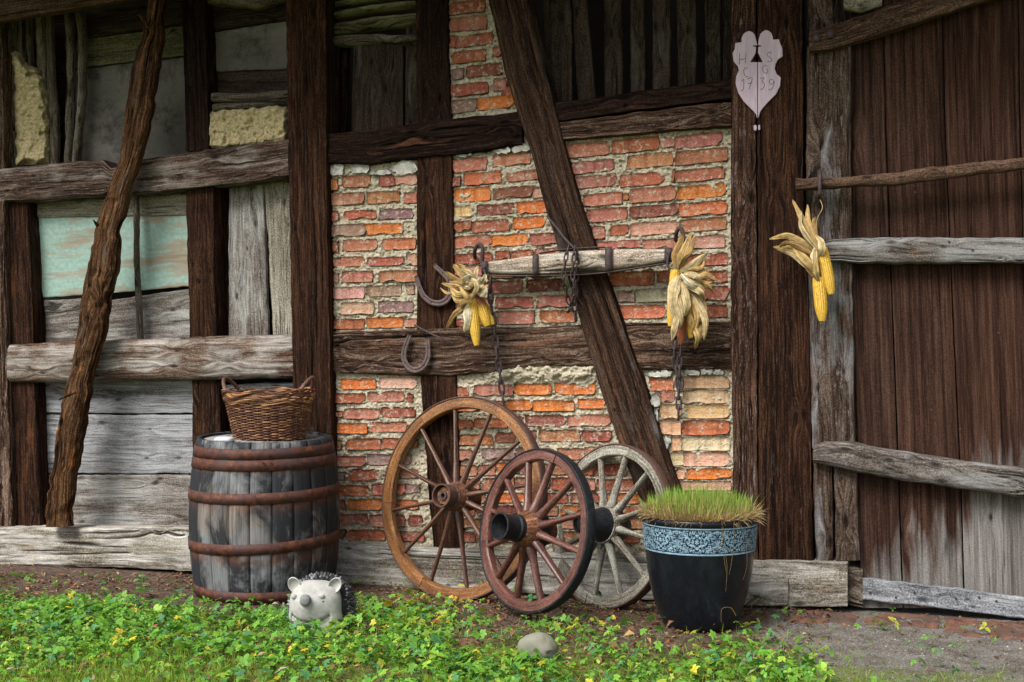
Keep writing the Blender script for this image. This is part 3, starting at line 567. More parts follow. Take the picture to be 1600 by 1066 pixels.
for key in BAY:
    x0, y0, x1, y1 = BAY[key]
    rects = []
    for (ox, oy, k), lst in BR[key]:
        for (a, b, t_, bt, cc) in lst:
            rects.append((ox+a/k, ox+b/k, oy+t_/k, oy+bt/k, cc))
    stp = 1.25
    nx, ny = int((x1-x0)/stp)+2, int((y1-y0)/stp)+2
    X, Y = np.meshgrid(np.linspace(x0, x1, nx), np.linspace(y0, y1, ny), indexing='ij')
    inside = np.full(X.shape, -50.0)
    for (a, b, t_, bt, cc) in rects:
        if cc == 'm': continue
        s_ = slope((a+b)/2, (t_+bt)/2); Yc = Y-s_*(X-(a+b)/2)
        inside = np.maximum(inside, np.minimum(np.minimum(X-a, b-X), np.minimum(Yc-t_, bt-Yc)))
    n1 = fbm(X/9, Y/7, 3, 4); n2 = fbm(X/2.6, Y/2.6, 9, 3); n3 = fbm(X/26, Y/18, 5, 3)
    joint = -0.004+0.009*n1+0.009*n2+0.012*np.clip(n3, 0, 1)
    gap = np.clip(vnoise(X/5, Y/3.0, 44)-0.35, 0, 1)*0.02
    hgt = np.where(inside < 0, joint-gap, joint)
    und = np.full(X.shape, 0.0)
    for (a, b, t_, bt, cc) in rects:
        if cc == 'm': continue
        s_ = slope((a+b)/2, (t_+bt)/2); Yc = Y-s_*(X-(a+b)/2)
        und = np.maximum(und, np.exp(-((Yc-bt-0.7)/0.9)**2)*((X > a-1) & (X < b+1)))
    hgt = hgt-0.018*und*np.clip(0.55+1.6*vnoise(X/9, Y/9, 71), 0, 1)
    hgt = hgt-np.clip(inside/3.5, 0, 1)*0.020*(1-np.clip(n3*3-0.6, 0, 1))+np.clip(1-np.abs(inside-1)/2.0, 0, 1)*0.010*np.clip(n1*2.0-0.2, 0, 1)
    if key == 'E':   # thick lime smear under the middle beam
        hgt += 0.035*np.exp(-(((Y-582)/14)**2))*np.clip((X-755)/20, 0, 1)*np.clip((935-X)/12, 0, 1)*(1+0.6*n1)
    panel = mesh('mortar_panel', W(X, Y, hgt), grid_faces(nx, ny), M['mortar'], barn, True)
    for (a, b, t_, bt, cc) in rects:
        s_ = slope((a+b)/2, (t_+bt)/2); cx_, cy_ = (a+b)/2, (t_+bt)/2; hw, hh_ = (b-a)/2, (bt-t_)/2
        if cc == 'm': hw *= 1.05; hh_ *= 1.1
        nu, nv = (9 if hw > 18 else 6), 4
        u = np.linspace(-1, 1, nu); v = np.linspace(-1, 1, nv); U, Vv = np.meshgrid(u, v, indexing='ij')
        k_ = 1.0-0.03*(np.abs(U)**4*np.abs(Vv)**4)-(0.25*(U**2*Vv**2) if cc == 'm' else 0)
        jx = rng.normal(0, 0.75 if cc != 'm' else 1.6, U.shape); jy = rng.normal(0, (0.22 if (cx_ > 1040 and cy_ > 570) else 0.42) if cc != 'm' else 1.3, U.shape)
        if cc != 'm':
            for (ci, cj, sx2, sy2) in ((0, 0, 1, 1), (-1, 0, -1, 1), (0, -1, 1, -1), (-1, -1, -1, -1)):
                if random.random() < 0.4: q2_ = random.uniform(0.5, 3.5); jx[ci, cj] += sx2*q2_; jy[ci, cj] += sy2*q2_*0.6
            if random.random() < 0.4: ii = random.randrange(1, nu-2); jy[ii:ii+2, 0] += random.uniform(0.8, 3.2)
            if random.random() < 0.25: ii = random.randrange(1, nu-2); jy[ii:ii+2, -1] -= random.uniform(0.8, 3.0)
        PX = cx_+U*hw*k_+jx; PY = cy_+Vv*hh_*k_+s_*(U*hw)+jy
        off = random.gauss(0, 0.0025)+(0.012 if cc == 'm' else 0); edge = (np.abs(U) > 0.99) | (np.abs(Vv) > 0.99)
        tl = random.gauss(0, 0.0012)
        wd = BF+off+tl*U-np.where(edge, 0.0013, 0)+rng.normal(0, 0.0010 if cc != 'm' else 0.005, U.shape)
        Fp = W(PX, PY, wd)
        per = [(i, 0) for i in range(nu)]+[(nu-1, j) for j in range(1, nv)]+[(i, nv-1) for i in range(nu-2, -1, -1)]+[(0, j) for j in range(nv-2, 0, -1)]
        idx = np.array([i*nv+j for i, j in per]); Bk = Fp.reshape(-1, 3)[idx]+np.array([0, 0.03, 0]); m_ = len(idx); base = nu*nv
        jj = np.arange(m_); kk = (jj+1) % m_
        sk = np.stack([idx[jj], idx[kk], base+kk, base+jj], 1)
        o = mesh('brick' if cc != 'm' else 'rubble_stone', np.concatenate([Fp.reshape(-1, 3), Bk]), [grid_faces(nu, nv), sk], M['brick'] if cc != 'm' else M['rubble'], panel)
        if cc != 'm':
            f_ = random.uniform(0.86, 1.14); cb = BC[cc]; o.color = (cb[0]*f_, cb[1]*f_*random.uniform(0.9, 1.15), cb[2]*f_*random.uniform(0.85, 1.2), 1)
            nb += 1
print('bricks', nb)

# --- open bay above, left of the brick shaft: logs and a plank
for i, (ya, yb, h_) in enumerate([(-12, -26, 11), (8, -10, 12), (24, 4, 13), (46, 28, 20), (62, 62, 17)]):
    T('log', hsn((510, ya-h_/2, ya+h_/2), (580, (ya+yb)/2-h_/2-3, (ya+yb)/2+h_/2-2), (652, yb-h_/2, yb+h_/2)), -0.03-0.006*(i % 2), M['logm'] if i < 4 else M['stick'], barn, 0.07, 0.035, 2, 0.9)
T('plank', vs((60, 552, 630), (215, 548, 629)), -0.06, M['lath'], barn, 0.03, 0.006, 6, 0.5, 0.012, 0.01)
T('plank', vs((40, 634, 655), (205, 632, 655)), -0.07, M['lath'], barn, 0.03, 0.006, 6, 0.5, 0.012, 0.01)
T('plank', vs((40, 505, 545), (215, 505, 540)), -0.16, M['timber_up'], barn, 0.03, 0.006, 6, 0.5, 0.012, 0.01)
# open bay above right: row of upright laths
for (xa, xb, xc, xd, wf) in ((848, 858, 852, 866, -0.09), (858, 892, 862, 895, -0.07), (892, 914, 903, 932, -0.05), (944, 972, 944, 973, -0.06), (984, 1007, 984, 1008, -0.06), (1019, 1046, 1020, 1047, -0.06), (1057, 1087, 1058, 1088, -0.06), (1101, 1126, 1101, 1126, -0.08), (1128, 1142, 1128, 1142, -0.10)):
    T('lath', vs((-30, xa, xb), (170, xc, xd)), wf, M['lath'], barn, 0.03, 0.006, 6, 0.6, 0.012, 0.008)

# --- posts, beams and the brace
T('post', vs((-30, -14, 5), (320, -12, 6), (560, -8, 11), (845, -6, 19)), 0.045, M['beam_m'], barn, 0.12, 0.012)
T('post', vs((300, 6, 42), (420, 9, 49), (560, 13, 53), (845, 20, 64)), 0.0, M['timber'], barn, 0.12, 0.012, rough_end=0.01)
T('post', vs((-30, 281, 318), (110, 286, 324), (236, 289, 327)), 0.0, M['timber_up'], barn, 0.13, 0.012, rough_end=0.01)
T('post', vs((285, 288, 334), (400, 291, 336), (528, 294, 340)), 0.0, M['timber'], barn, 0.14, 0.012, rough_end=0.01)
T('post', vs((590, 298, 342), (700, 300, 345), (860, 302, 348)), 0.0, M['timber'], barn, 0.14, 0.012, rough_end=0.012)
T('post', vs((-30, 444, 509), (260, 450, 510), (560, 455, 516), (690, 461, 519), (880, 466, 523)), 0.07, M['timber'], barn, 0.17, 0.012, rough_end=0.006, cross=0.005)
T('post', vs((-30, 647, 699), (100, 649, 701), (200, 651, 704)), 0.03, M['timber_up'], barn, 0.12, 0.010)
T('post', vs((238, 650, 706), (380, 650, 708), (522, 650, 711)), 0.025, M['timber'], barn, 0.12, 0.010)
T('post', vs((572, 655, 712), (700, 662, 716), (862, 676, 724)), 0.022, M['timber'], barn, 0.12, 0.010)
T('post', vs((-30, 1141, 1181.3), (300, 1141, 1182.3), (560, 1142, 1183.3), (886, 1146, 1184.3)), 0.062, M['strip'], barn, 0.14, 0.006)['label'] = 'greyish outer strip of the big post'
T('post', vs((-30, 1181.5, 1254), (300, 1182.5, 1256), (480, 1183.5, 1264), (560, 1183.5, 1265), (886, 1184.5, 1272)), 0.065, M['timber'], barn, 0.15, 0.012, cross=0.005)
# horizontal beams
T('beam', hsn((-20, 264, 318), (60, 257, 312), (120, 250, 307), (160, 249, 305), (172, 262, 300), (188, 258, 303), (200, 250, 306), (300, 236, 294), (380, 226, 285), (450, 216, 275)), 0.05, M['beam_u'], barn, 0.15, 0.018, 4, rough_end=0.012, cross=0.005)
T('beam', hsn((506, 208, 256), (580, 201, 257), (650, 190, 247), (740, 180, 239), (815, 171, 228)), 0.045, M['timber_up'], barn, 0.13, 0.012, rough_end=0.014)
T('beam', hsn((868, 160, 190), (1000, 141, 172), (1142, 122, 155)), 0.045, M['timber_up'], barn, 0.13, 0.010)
T('beam', hsn((872, 191, 220), (1000, 174, 209), (1142, 157, 197)), 0.050, M['beam_m'], barn, 0.13, 0.010)
T('beam', hsn((10, 538, 599), (100, 533, 598), (200, 529, 594), (300, 525, 595), (400, 523, 593), (458, 522, 592)), 0.06, M['beam_w'], barn, 0.16, 0.06, 2.6, 1.3, rough_end=0.008, cross=0.005, knots=4)
T('beam', hsn((512, 518, 582), (600, 515, 586), (700, 513, 588), (760, 512, 582), (840, 510, 572), (930, 506, 572)), 0.035, M['beam_m'], barn, 0.13, 0.016, 4, 1.5, rough_end=0.012, cross=0.005, knots=9, warp=1.8)
T('beam', hsn((955, 505, 577), (1050, 503, 579), (1146, 501, 578)), 0.030, M['beam_m'], barn, 0.13, 0.014, 4, 1.2, cross=0.005)
T('brace', [((757, -20), (818, -30)), ((785, 100), (845, 88)), ((802, 163), (862, 150)), ((829, 240), (881, 222)), ((854, 338), (907, 320)), ((883, 425), (938, 408)), ((909, 512), (970, 495)), ((934, 600), (1001, 583)), ((964, 690), (1030, 672)), ((992, 765), (1055, 745)), ((1010, 810), (1073, 792))],
  0.062, M['brace'], barn, 0.13, 0.012, 6, 1.3, cross=0.005, knots=4, rough_end=0.006)
# sills on the ground
T('sill_beam', hsn((-30, 825, 885), (80, 824, 886), (200, 826, 888), (330, 830, 896), (520, 846, 912)), 0.10, M['sill'], barn, 0.2, 0.02, 4, 1.3, knots=2, rough_end=0.01)
T('sill_beam', hsn((505, 846, 914), (700, 858, 925), (900, 866, 932), (1110, 872, 945)), 0.075, M['sill'], barn, 0.2, 0.015, 5, 1.1, knots=2)
T('sill_beam', hsn((1105, 876, 946), (1232, 877, 950), (1324, 879, 950)), 0.10, M['sill'], barn, 0.2, 0.02, 4, 1.0, knots=2, rough_end=0.01)
T('sill_block', hsn((1140, 908, 948), (1231, 904, 948)), 0.125, M['sill'], barn, 0.1, 0.01, 5, 1.0)
T('sill_block', hsn((1318, 884, 945), (1348, 890, 952)), 0.04, M['stick'], barn, 0.2, 0.02, 4, 1.6)

# --- the door
door = empty('door', (0, 0, 0)); door.parent = barn; door['label'] = 'dark upright board door braced by bleached logs'
def e(y, a): return float(np.interp(y, [-30, 200, 450, 770, 905], a))
E0 = [1326, 1329, 1330, 1341, 1345]; E1 = [1378, 1384, 1393, 1405, 1411]; E2 = [1471, 1477, 1487, 1502, 1507]; E3 = [1590, 1594, 1600, 1612, 1618]; E4 = [1690, 1694, 1700, 1712, 1718]
for (a_, b_, mt) in ((E0, E1, 'door'), (E1, E2, 'door'), (E2, E3, 'door'), (E3, E4, 'door')):
    rows = [(y, e(y, a_)+0.9, e(y, b_)-0.9) for y in (-40, 200, 450, 770, 950)]
    T('door_plank', vs(*rows), 0.0+0.003*random.random(), M['doorp'], door, 0.035, 0.004, 6, 0.3, 0.01, 0.006, wob=0.3, cracks=0.5, knots=1, warp=0.12)
T('door_stile', vs((-30, 1262, 1312), (64, 1261, 1326)), 0.05, M['stile'], door, 0.06, 0.012, 6, 1.0)
T('door_stile', vs((72, 1260, 1329), (270, 1258, 1330), (500, 1261, 1334), (700, 1268, 1337)), 0.05, M['stile'], door, 0.06, 0.012, 6, 1.2, knots=5)
T('door_stile', vs((706, 1269, 1300), (790, 1270, 1302), (876, 1274, 1303)), 0.06, M['stile'], door, 0.06, 0.02, 4, 1.0)
T('door_stile', vs((706, 1301, 1340), (790, 1303, 1341), (876, 1304, 1345)), 0.06, M['stile'], door, 0.06, 0.02, 4, 1.0)
T('door_batten', hsn((1264, 50, 81), (1300, 38, 78), (1407, 2, 44), (1500, -30, 14), (1620, -62, -24)), 0.10, M['pole'], door, 0.05, 0.012, 5, 0.9, knots=4)
T('door_batten', hsn((1284, 378, 402), (1300, 374, 407), (1330, 371, 410), (1450, 370, 412), (1560, 370, 412), (1640, 370, 412)), 0.11, M['batten'], door, 0.06, 0.022, 3, 1.0, knots=4)
T('door_batten', hsn((1270, 698, 724), (1285, 692, 728), (1330, 691, 738), (1370, 700, 746), (1440, 712, 758), (1530, 725, 770), (1640, 738, 786)), 0.13, M['batten'], door, 0.10, 0.04, 2.4, 1.3, knots=5)
T('kick_board', hsn((1348, 903, 938), (1500, 921, 955), (1640, 940, 972)), 0.045, M['greyp2'] if 'greyp2' in M else M['batten'], door, 0.03, 0.005, 6, 0.4, cracks=0.3)
T('door_block', hsn((1318, -8, 14), (1345, -14, 18), (1378, -20, 8)), 0.09, M['cream'], door, 0.05, 0.02, 3, 0.6)
for c_, z_, a_ in ((W(1286, 395, 0.115), (0.03, 0.02, 0.06), 0.3), (W(1276, 60, 0.105), (0.03, 0.015, 0.035), 0.0), (W(1298, 54, 0.105), (0.03, 0.015, 0.035), 0.1)):
    mb = MB(); mb.box(c_, z_, Matrix.Rotation(a_, 3, 'Y')); mb.build('door_iron', M['iron'], door)

#PART2
# ================================================================== THINGS
def disc(name, px, py, wf, r, mat, parent, sq=False):
    mb = MB(); c = W(px, py, wf); mb.tube([c+np.array([0, 0.010, 0]), c], r, 4 if sq else 9); return mb.build(name, mat, parent)
for (px, py, wf, r, sq) in ((309, 438, 0.002, 0.013, True), (489, 464, 0.071, 0.012, True), (487, 60, 0.070, 0.016, True), (1218, 446, 0.066, 0.010, False), (1188, 246, 0.067, 0.007, False), (302, 66, 0.002, 0.008, True), (676, 300, 0.026, 0.006, False), (316, 218, 0.003, 0.010, False), (915, 470, 0.064, 0.008, False), (880, 290, 0.064, 0.012, True), (960, 640, 0.064, 0.007, False)):
    disc('peg_hole', px, py, wf, r, M['void'], barn, sq)
for (px, py) in ((1360, 927), (1429, 927), (1494, 936), (1557, 940), (1400, 934), (1530, 934)): disc('nail', px, py, 0.0475, 0.0062, M['iron'], door)
for (px, py, wf) in ((1400, 394, 0.113), (1483, 378, 0.112), (1520, 391, 0.113), (1420, 391, 0.113), (1300, 585, 0.053), (1303, 610, 0.053), (1310, 560, 0.053), (1455, 640, 0.004), (1500, 670, 0.004), (1430, 300, 0.004), (1372, 300, 0.004), (1560, 520, 0.004)): disc('nail', px, py, wf, 0.0055, M['iron'], door)
def attrs_wood(n, gx, gy, seed=0.0):
    gx = np.broadcast_to(gx, (n,)); gy = np.broadcast_to(gy, (n,))
    return np.stack([gx+seed, gy+seed*0.3, np.full(n, seed)], -1)

# ---------------------------------------------------------------- leaning trunk
tr = empty('leaning_trunk', tuple(W(88, 823, 0.12)), label='rough half rotten trunk propped slanting across the grey left bays', cat='trunk')
trunk_st = [((230, -20), (257, -20)), ((225, 33), (250, 33)), ((204, 98), (241, 98)), ((194, 164), (230, 164)), ((183, 250), (212, 250)), ((163, 302), (193, 302)), ((147, 346), (184, 346)), ((134, 411), (177, 411)),
    ((121, 477), (165, 477)), ((114, 530), (156, 530)), ((103, 585), (136, 585)), ((94, 617), (135, 617)), ((83, 674), (123, 674)), ((72, 749), (111, 749)), ((66, 824), (104, 824))]
T('trunk', trunk_st, 0.20, M['bark'], tr, 0.075, 0.036, 2.3, 2.3, 0.005, 0.0035, wob=3.4, knots=7, rough_end=0.05, wf2=0.20)
for (x0_, y0_, x1_, y1_) in ((232, 42, 216, 22), (152, 352, 146, 344), (118, 612, 92, 625)):
    mb = MB(); P = np.linspace(W(x0_, y0_, 0.23), W(x1_, y1_, 0.29), 6); mb.tube(P, np.linspace(0.012, 0.004, 6), 7, gc=np.zeros(3), cav=0.0) if False else None
    V = MB(); V.tube(P, np.linspace(0.012, 0.004, 6), 7, cav=0.0)
    V.A['gc'] = [np.stack([v[:, 2]*1.0, v[:, 0], v[:, 1]], -1) for v in V.V]
    V.build('branch_stub', M['bark'], tr, True)
under(tr)

# ---------------------------------------------------------------- barrel
BD = 6.9; bl = D(414, 940, BD); barrel_z = 0.012
brl = empty('barrel', (bl[0], bl[1], barrel_z), (R(2.0), R(0.6), R(10)), label='old oak barrel with rusty hoops and black stained staves', cat='barrel')
BH = 0.83
def bR(z):
    u = (z/BH-0.47)/0.53
    return 0.400-0.044*np.abs(u)**2.1
NS = 22
for i in range(NS):
    a0 = i*2*np.pi/NS; wv = 2*np.pi/NS*random.uniform(0.965, 0.985)
    na, nz = 7, 30; aa = np.linspace(a0, a0+wv, na); zz = np.linspace(0, BH, nz)
    rr = bR(zz); ed = np.abs(np.linspace(-1, 1, na))**5*0.0035
    A_, Z_ = np.meshgrid(aa, zz, indexing='ij'); off = random.gauss(0, 0.0012)
    Rr = rr[None]-ed[:, None]+off+0.0012*fbm(A_*30, Z_*4, i*1.7, 3)
    Vo = np.stack([Rr*np.cos(A_), Rr*np.sin(A_), Z_], -1).reshape(-1, 3)
    Ri = rr[None]-0.028+0*A_; Vi = np.stack([Ri*np.cos(A_), Ri*np.sin(A_), Z_], -1).reshape(-1, 3); q = grid_faces(na, nz); n0 = na*nz
    qi = q[:, ::-1]+n0
    ed_ = []
    for j in range(na-1):
        ed_ += [[j*nz, n0+j*nz, n0+(j+1)*nz, (j+1)*nz], [(j+1)*nz+nz-1, n0+(j+1)*nz+nz-1, n0+j*nz+nz-1, j*nz+nz-1]]
    for k in range(nz-1):
        ed_ += [[k, k+1, n0+k+1, n0+k], [(na-1)*nz+k+1, (na-1)*nz+k, n0+(na-1)*nz+k, n0+(na-1)*nz+k+1]]
    gc = np.stack([Z_+i*3.1, A_*0.4, Z_*0+i], -1).reshape(-1, 3); gc = np.concatenate([gc, gc])
    hz = [0.03, 0.27, 0.545, 0.74]; rust = sum(np.exp(-((Z_-h+0.03)/0.03)**2) for h in hz).ravel(); rust = np.concatenate([rust, rust])
    mesh('stave', np.concatenate([Vo, Vi]), [q, qi, np.array(ed_)], M['stave'], brl, True, {'gc': gc, 'cav': np.zeros(len(gc)), 'rust': np.clip(rust*0.8, 0, 1)})
for (z0, z1, tl, ta) in ((0.010, 0.066, 0.0, 0), (0.262, 0.318, 0.018, 0), (0.520, 0.576, 0.010, 0), (0.688, 0.742, 0.006, 0), (0.746, 0.799, 0.006, 0)):
    n = 96; a = np.arange(n)*2*np.pi/n; tz = tl*np.cos(a-0.15)
    prof = []
    for (f, dr) in ((0, 0.0015), (0.005, 0.0038), (0.995, 0.0038), (1, 0.0015), (1, -0.004), (0, -0.004)):
        z = z0+(z1-z0)*f+tz; prof.append(np.stack([(bR(z)+dr+0.001*vnoise(a*9, 0, z0*99))*np.cos(a), (bR(z)+dr)*np.sin(a), z], -1))
    V = np.stack(prof, 1).reshape(-1, 3)
    mesh('hoop', V, [grid_faces(n, 6, True, True)], M['hoop'], brl)
hz = 0.800
for i in range(5):                                                     # boards of the barrel head
    x0_ = -0.325+i*0.13; x1_ = x0_+0.128; n = 8; xs = np.linspace(x0_, x1_, n); ys_ = np.sqrt(np.maximum(0.326**2-xs**2, 0.0001))
    V = np.concatenate([np.stack([xs, -ys_, np.full(n, hz+0.018)], 1), np.stack([xs, ys_, np.full(n, hz+0.018)], 1), np.stack([xs, -ys_, np.full(n, hz-0.012)], 1), np.stack([xs, ys_, np.full(n, hz-0.012)], 1)])
    q = [[j, j+1, n+j+1, n+j] for j in range(n-1)]+[[2*n+j+1, 2*n+j, 3*n+j, 3*n+j+1] for j in range(n-1)]+[[j+1, j, 2*n+j, 2*n+j+1] for j in range(n-1)]+[[0, n, 3*n, 2*n], [n-1, 3*n-1, 4*n-1, 2*n-1]]
    mesh('head_board', V, [np.array(q)], M['greyb'], brl, False, {'gc': np.stack([V[:, 1]+i, V[:, 0], V[:, 2]], -1), 'cav': np.zeros(len(V))})
for k in range(2):
    mb = MB(); aa = -1.25+k*0.09; rr = bR(0.727)+0.005
    mb.tube([[rr*math.cos(aa), rr*math.sin(aa), 0.727], [(rr+0.004)*math.cos(aa), (rr+0.004)*math.sin(aa), 0.727]], 0.006, 8); mb.build('rivet', M['hoop'], brl)

# ---------------------------------------------------------------- wicker basket on the barrel
bpos = D(424, 688, 6.83); btop = 0.80
bk = empty('wicker_basket', (bl[0]+0.045, bl[1]-0.03, 0.828), (R(1.0), R(-0.8), R(8)), label='brown oval wicker basket with two looped handles on top of the barrel', cat='basket')
def bask(th, z, dr=0.0):
    f = z/0.255; rx = 0.190+0.048*f+0.004*f*f+dr; ry = 0.135+0.055*f+dr
    return np.stack([rx*np.cos(th), ry*np.sin(th), z+0*th], -1)
NSK = 30
wv = MB()
rows = 27
for i in range(rows):
    z = 0.006+i*0.0072; n = 240; th = np.arange(n)*2*np.pi/n
    ph = th*NSK/2+np.pi*(i % 2)
    zc = z+0.0016*fbm(th*3, i*2.2, 4, 2)
    P = bask(th, zc, 0.0058*np.sin(ph)); r_ = 0.0037*(1+0.25*vnoise(th*8, i*3.0, 2))
    base_ = np.array([0.10, 0.036, 0.018]); lite = np.array([0.36, 0.18, 0.07])
    k = np.clip(vnoise(th*5+i*7.7, i*1.3, 7)*1.4-0.15+0.25*(i > 20), 0, 1)
    c = base_*(0.75+0.5*random.random())*(1-k[:, None])+lite*k[:, None]
    n0 = wv.n; wv.tube(P, r_, 5, closed=True); c = np.repeat(c, 5, 0); wv.A.setdefault('vc', []).append(np.concatenate([c, np.ones((len(c), 1))], 1))
o = wv.build('woven_side', M['wicker'], bk, True); o['kind'] = 'stuff'
st_ = MB()
for k in range(NSK):
    th = np.full(10, (k+0.5)*2*np.pi/NSK); z = np.linspace(0, 0.20, 10)
    P = np.stack([bask(th[:1], zz)[0] for zz in z]); st_.tube(P, 0.0042, 5); c = np.tile([0.12, 0.05, 0.025, 1], (52, 1)); st_.A.setdefault('vc', []).append(c)
o = st_.build('stakes', M['wicker'], bk, True); o['kind'] = 'stuff'
rm = MB()
for i in range(13):                                                    # loose plaited border, thick golden withies
    n = 200; th = np.arange(n)*2*np.pi/n; z = 0.200+i*0.0052
    wob_ = 6+i % 3
    P = bask(th, z+0.007*np.sin(th*wob_+i*1.9)+0.003*fbm(th*2, i*3.3, 1, 2), 0.006*np.cos(th*wob_+i*1.3)+0.004)
    r_ = 0.0042*(1+0.2*vnoise(th*6, i, 3)); k = np.clip(vnoise(th*2.6+i*5.1, i*2.9, 17)*1.5+(0.35 if i < 5 else -0.1), 0, 1)
    c = np.array([0.12, 0.045, 0.022])*(1-k[:, None])+np.array([0.42, 0.21, 0.08])*k[:, None]
    rm.tube(P, r_, 5, closed=True); c = np.repeat(c, 5, 0); rm.A.setdefault('vc', []).append(np.concatenate([c, np.ones((len(c), 1))], 1))
rm.build('plaited_rim', M['wicker'], bk, True)
fl = MB(); n = 40; th = np.arange(n)*2*np.pi/n; P = bask(th, 0.006, -0.004); V = np.concatenate([P, [[0, 0, 0.006]], P-[0, 0, 0.006], [[0, 0, 0]]]); j = np.arange(n); k = (j+1) % n
fl.add(V, [[a, n+1+a, n+1+b, b] for a, b in zip(j, k)], np.concatenate([np.stack([j, k, np.full(n, n)], 1), np.stack([n+1+k, n+1+j, np.full(n, 2*n+1)], 1)]), vc=np.tile([0.10, 0.05, 0.025, 1], (2*n+2, 1)))
fl.build('woven_floor', M['wicker'], bk)
for sx_ in (-1, 1):
    hb = MB(); n = 60; u = np.linspace(0, 1, n); c0 = math.pi if sx_ < 0 else 0.0
    thh = c0+(u-0.5)*1.05*(1 if sx_ > 0 else 1)
    arc = 0.068*np.sin(np.pi*u)**0.75
    base_p = bask(thh, 0.258, -0.004); base_p[:, 2] += arc; base_p[:, 0] += sx_*0.006*np.sin(np.pi*u)
    for s_ in range(3):
        ph = u*22+s_*2.094
        P = base_p+np.stack([0.0045*np.cos(ph), 0.002*np.sin(ph), 0.0045*np.sin(ph)], -1)
        hb.tube(P, 0.0068, 6); hb.A.setdefault('vc', []).append(np.tile([0.115, 0.055, 0.038, 1], (n*6+2, 1)))
    hb.build('handle', M['wicker'], bk, True)
# pale flat stone beside the basket
def lumpy(name, c, rad, mat, parent=None, seed=1, rough=0.12, n=24, rot=0.0, flat=None):
    th = np.linspace(0, np.pi, n); ph = np.arange(n*2)*np.pi/n
    PH, TH = np.meshgrid(ph, th, indexing='ij'); d = np.stack([np.sin(TH)*np.cos(PH), np.sin(TH)*np.sin(PH), np.cos(TH)], -1)
    k = 1+rough*fbm(d[..., 0]*1.7+seed, d[..., 1]*1.7, d[..., 2]*1.7+seed, 3)*2
    P = d*k[..., None]
    P = np.sign(P)*np.abs(P)**0.85*np.asarray(rad)
    cr, sr = math.cos(rot), math.sin(rot); P = P@np.array([[cr, sr, 0], [-sr, cr, 0], [0, 0, 1]])
    return mesh(name, (P+np.asarray(c)).reshape(-1, 3), [grid_faces(2*n, n, cu=True)], mat, parent, True)
M['pale_stone'] = rough_mat('pale_stone', [(0.3, (0.34, 0.35, 0.36)), (0.6, (0.52, 0.53, 0.55))], 20, 0.4)
c_ = np.array([bl[0]-0.10, bl[1]-0.25, 0.834])
o = lumpy('flat_stone', c_, (0.055, 0.04, 0.017), M['pale_stone'], None, 3, 0.1, 12); tag(o, 'small pale flat stone on the barrel head under the basket', 'stone')

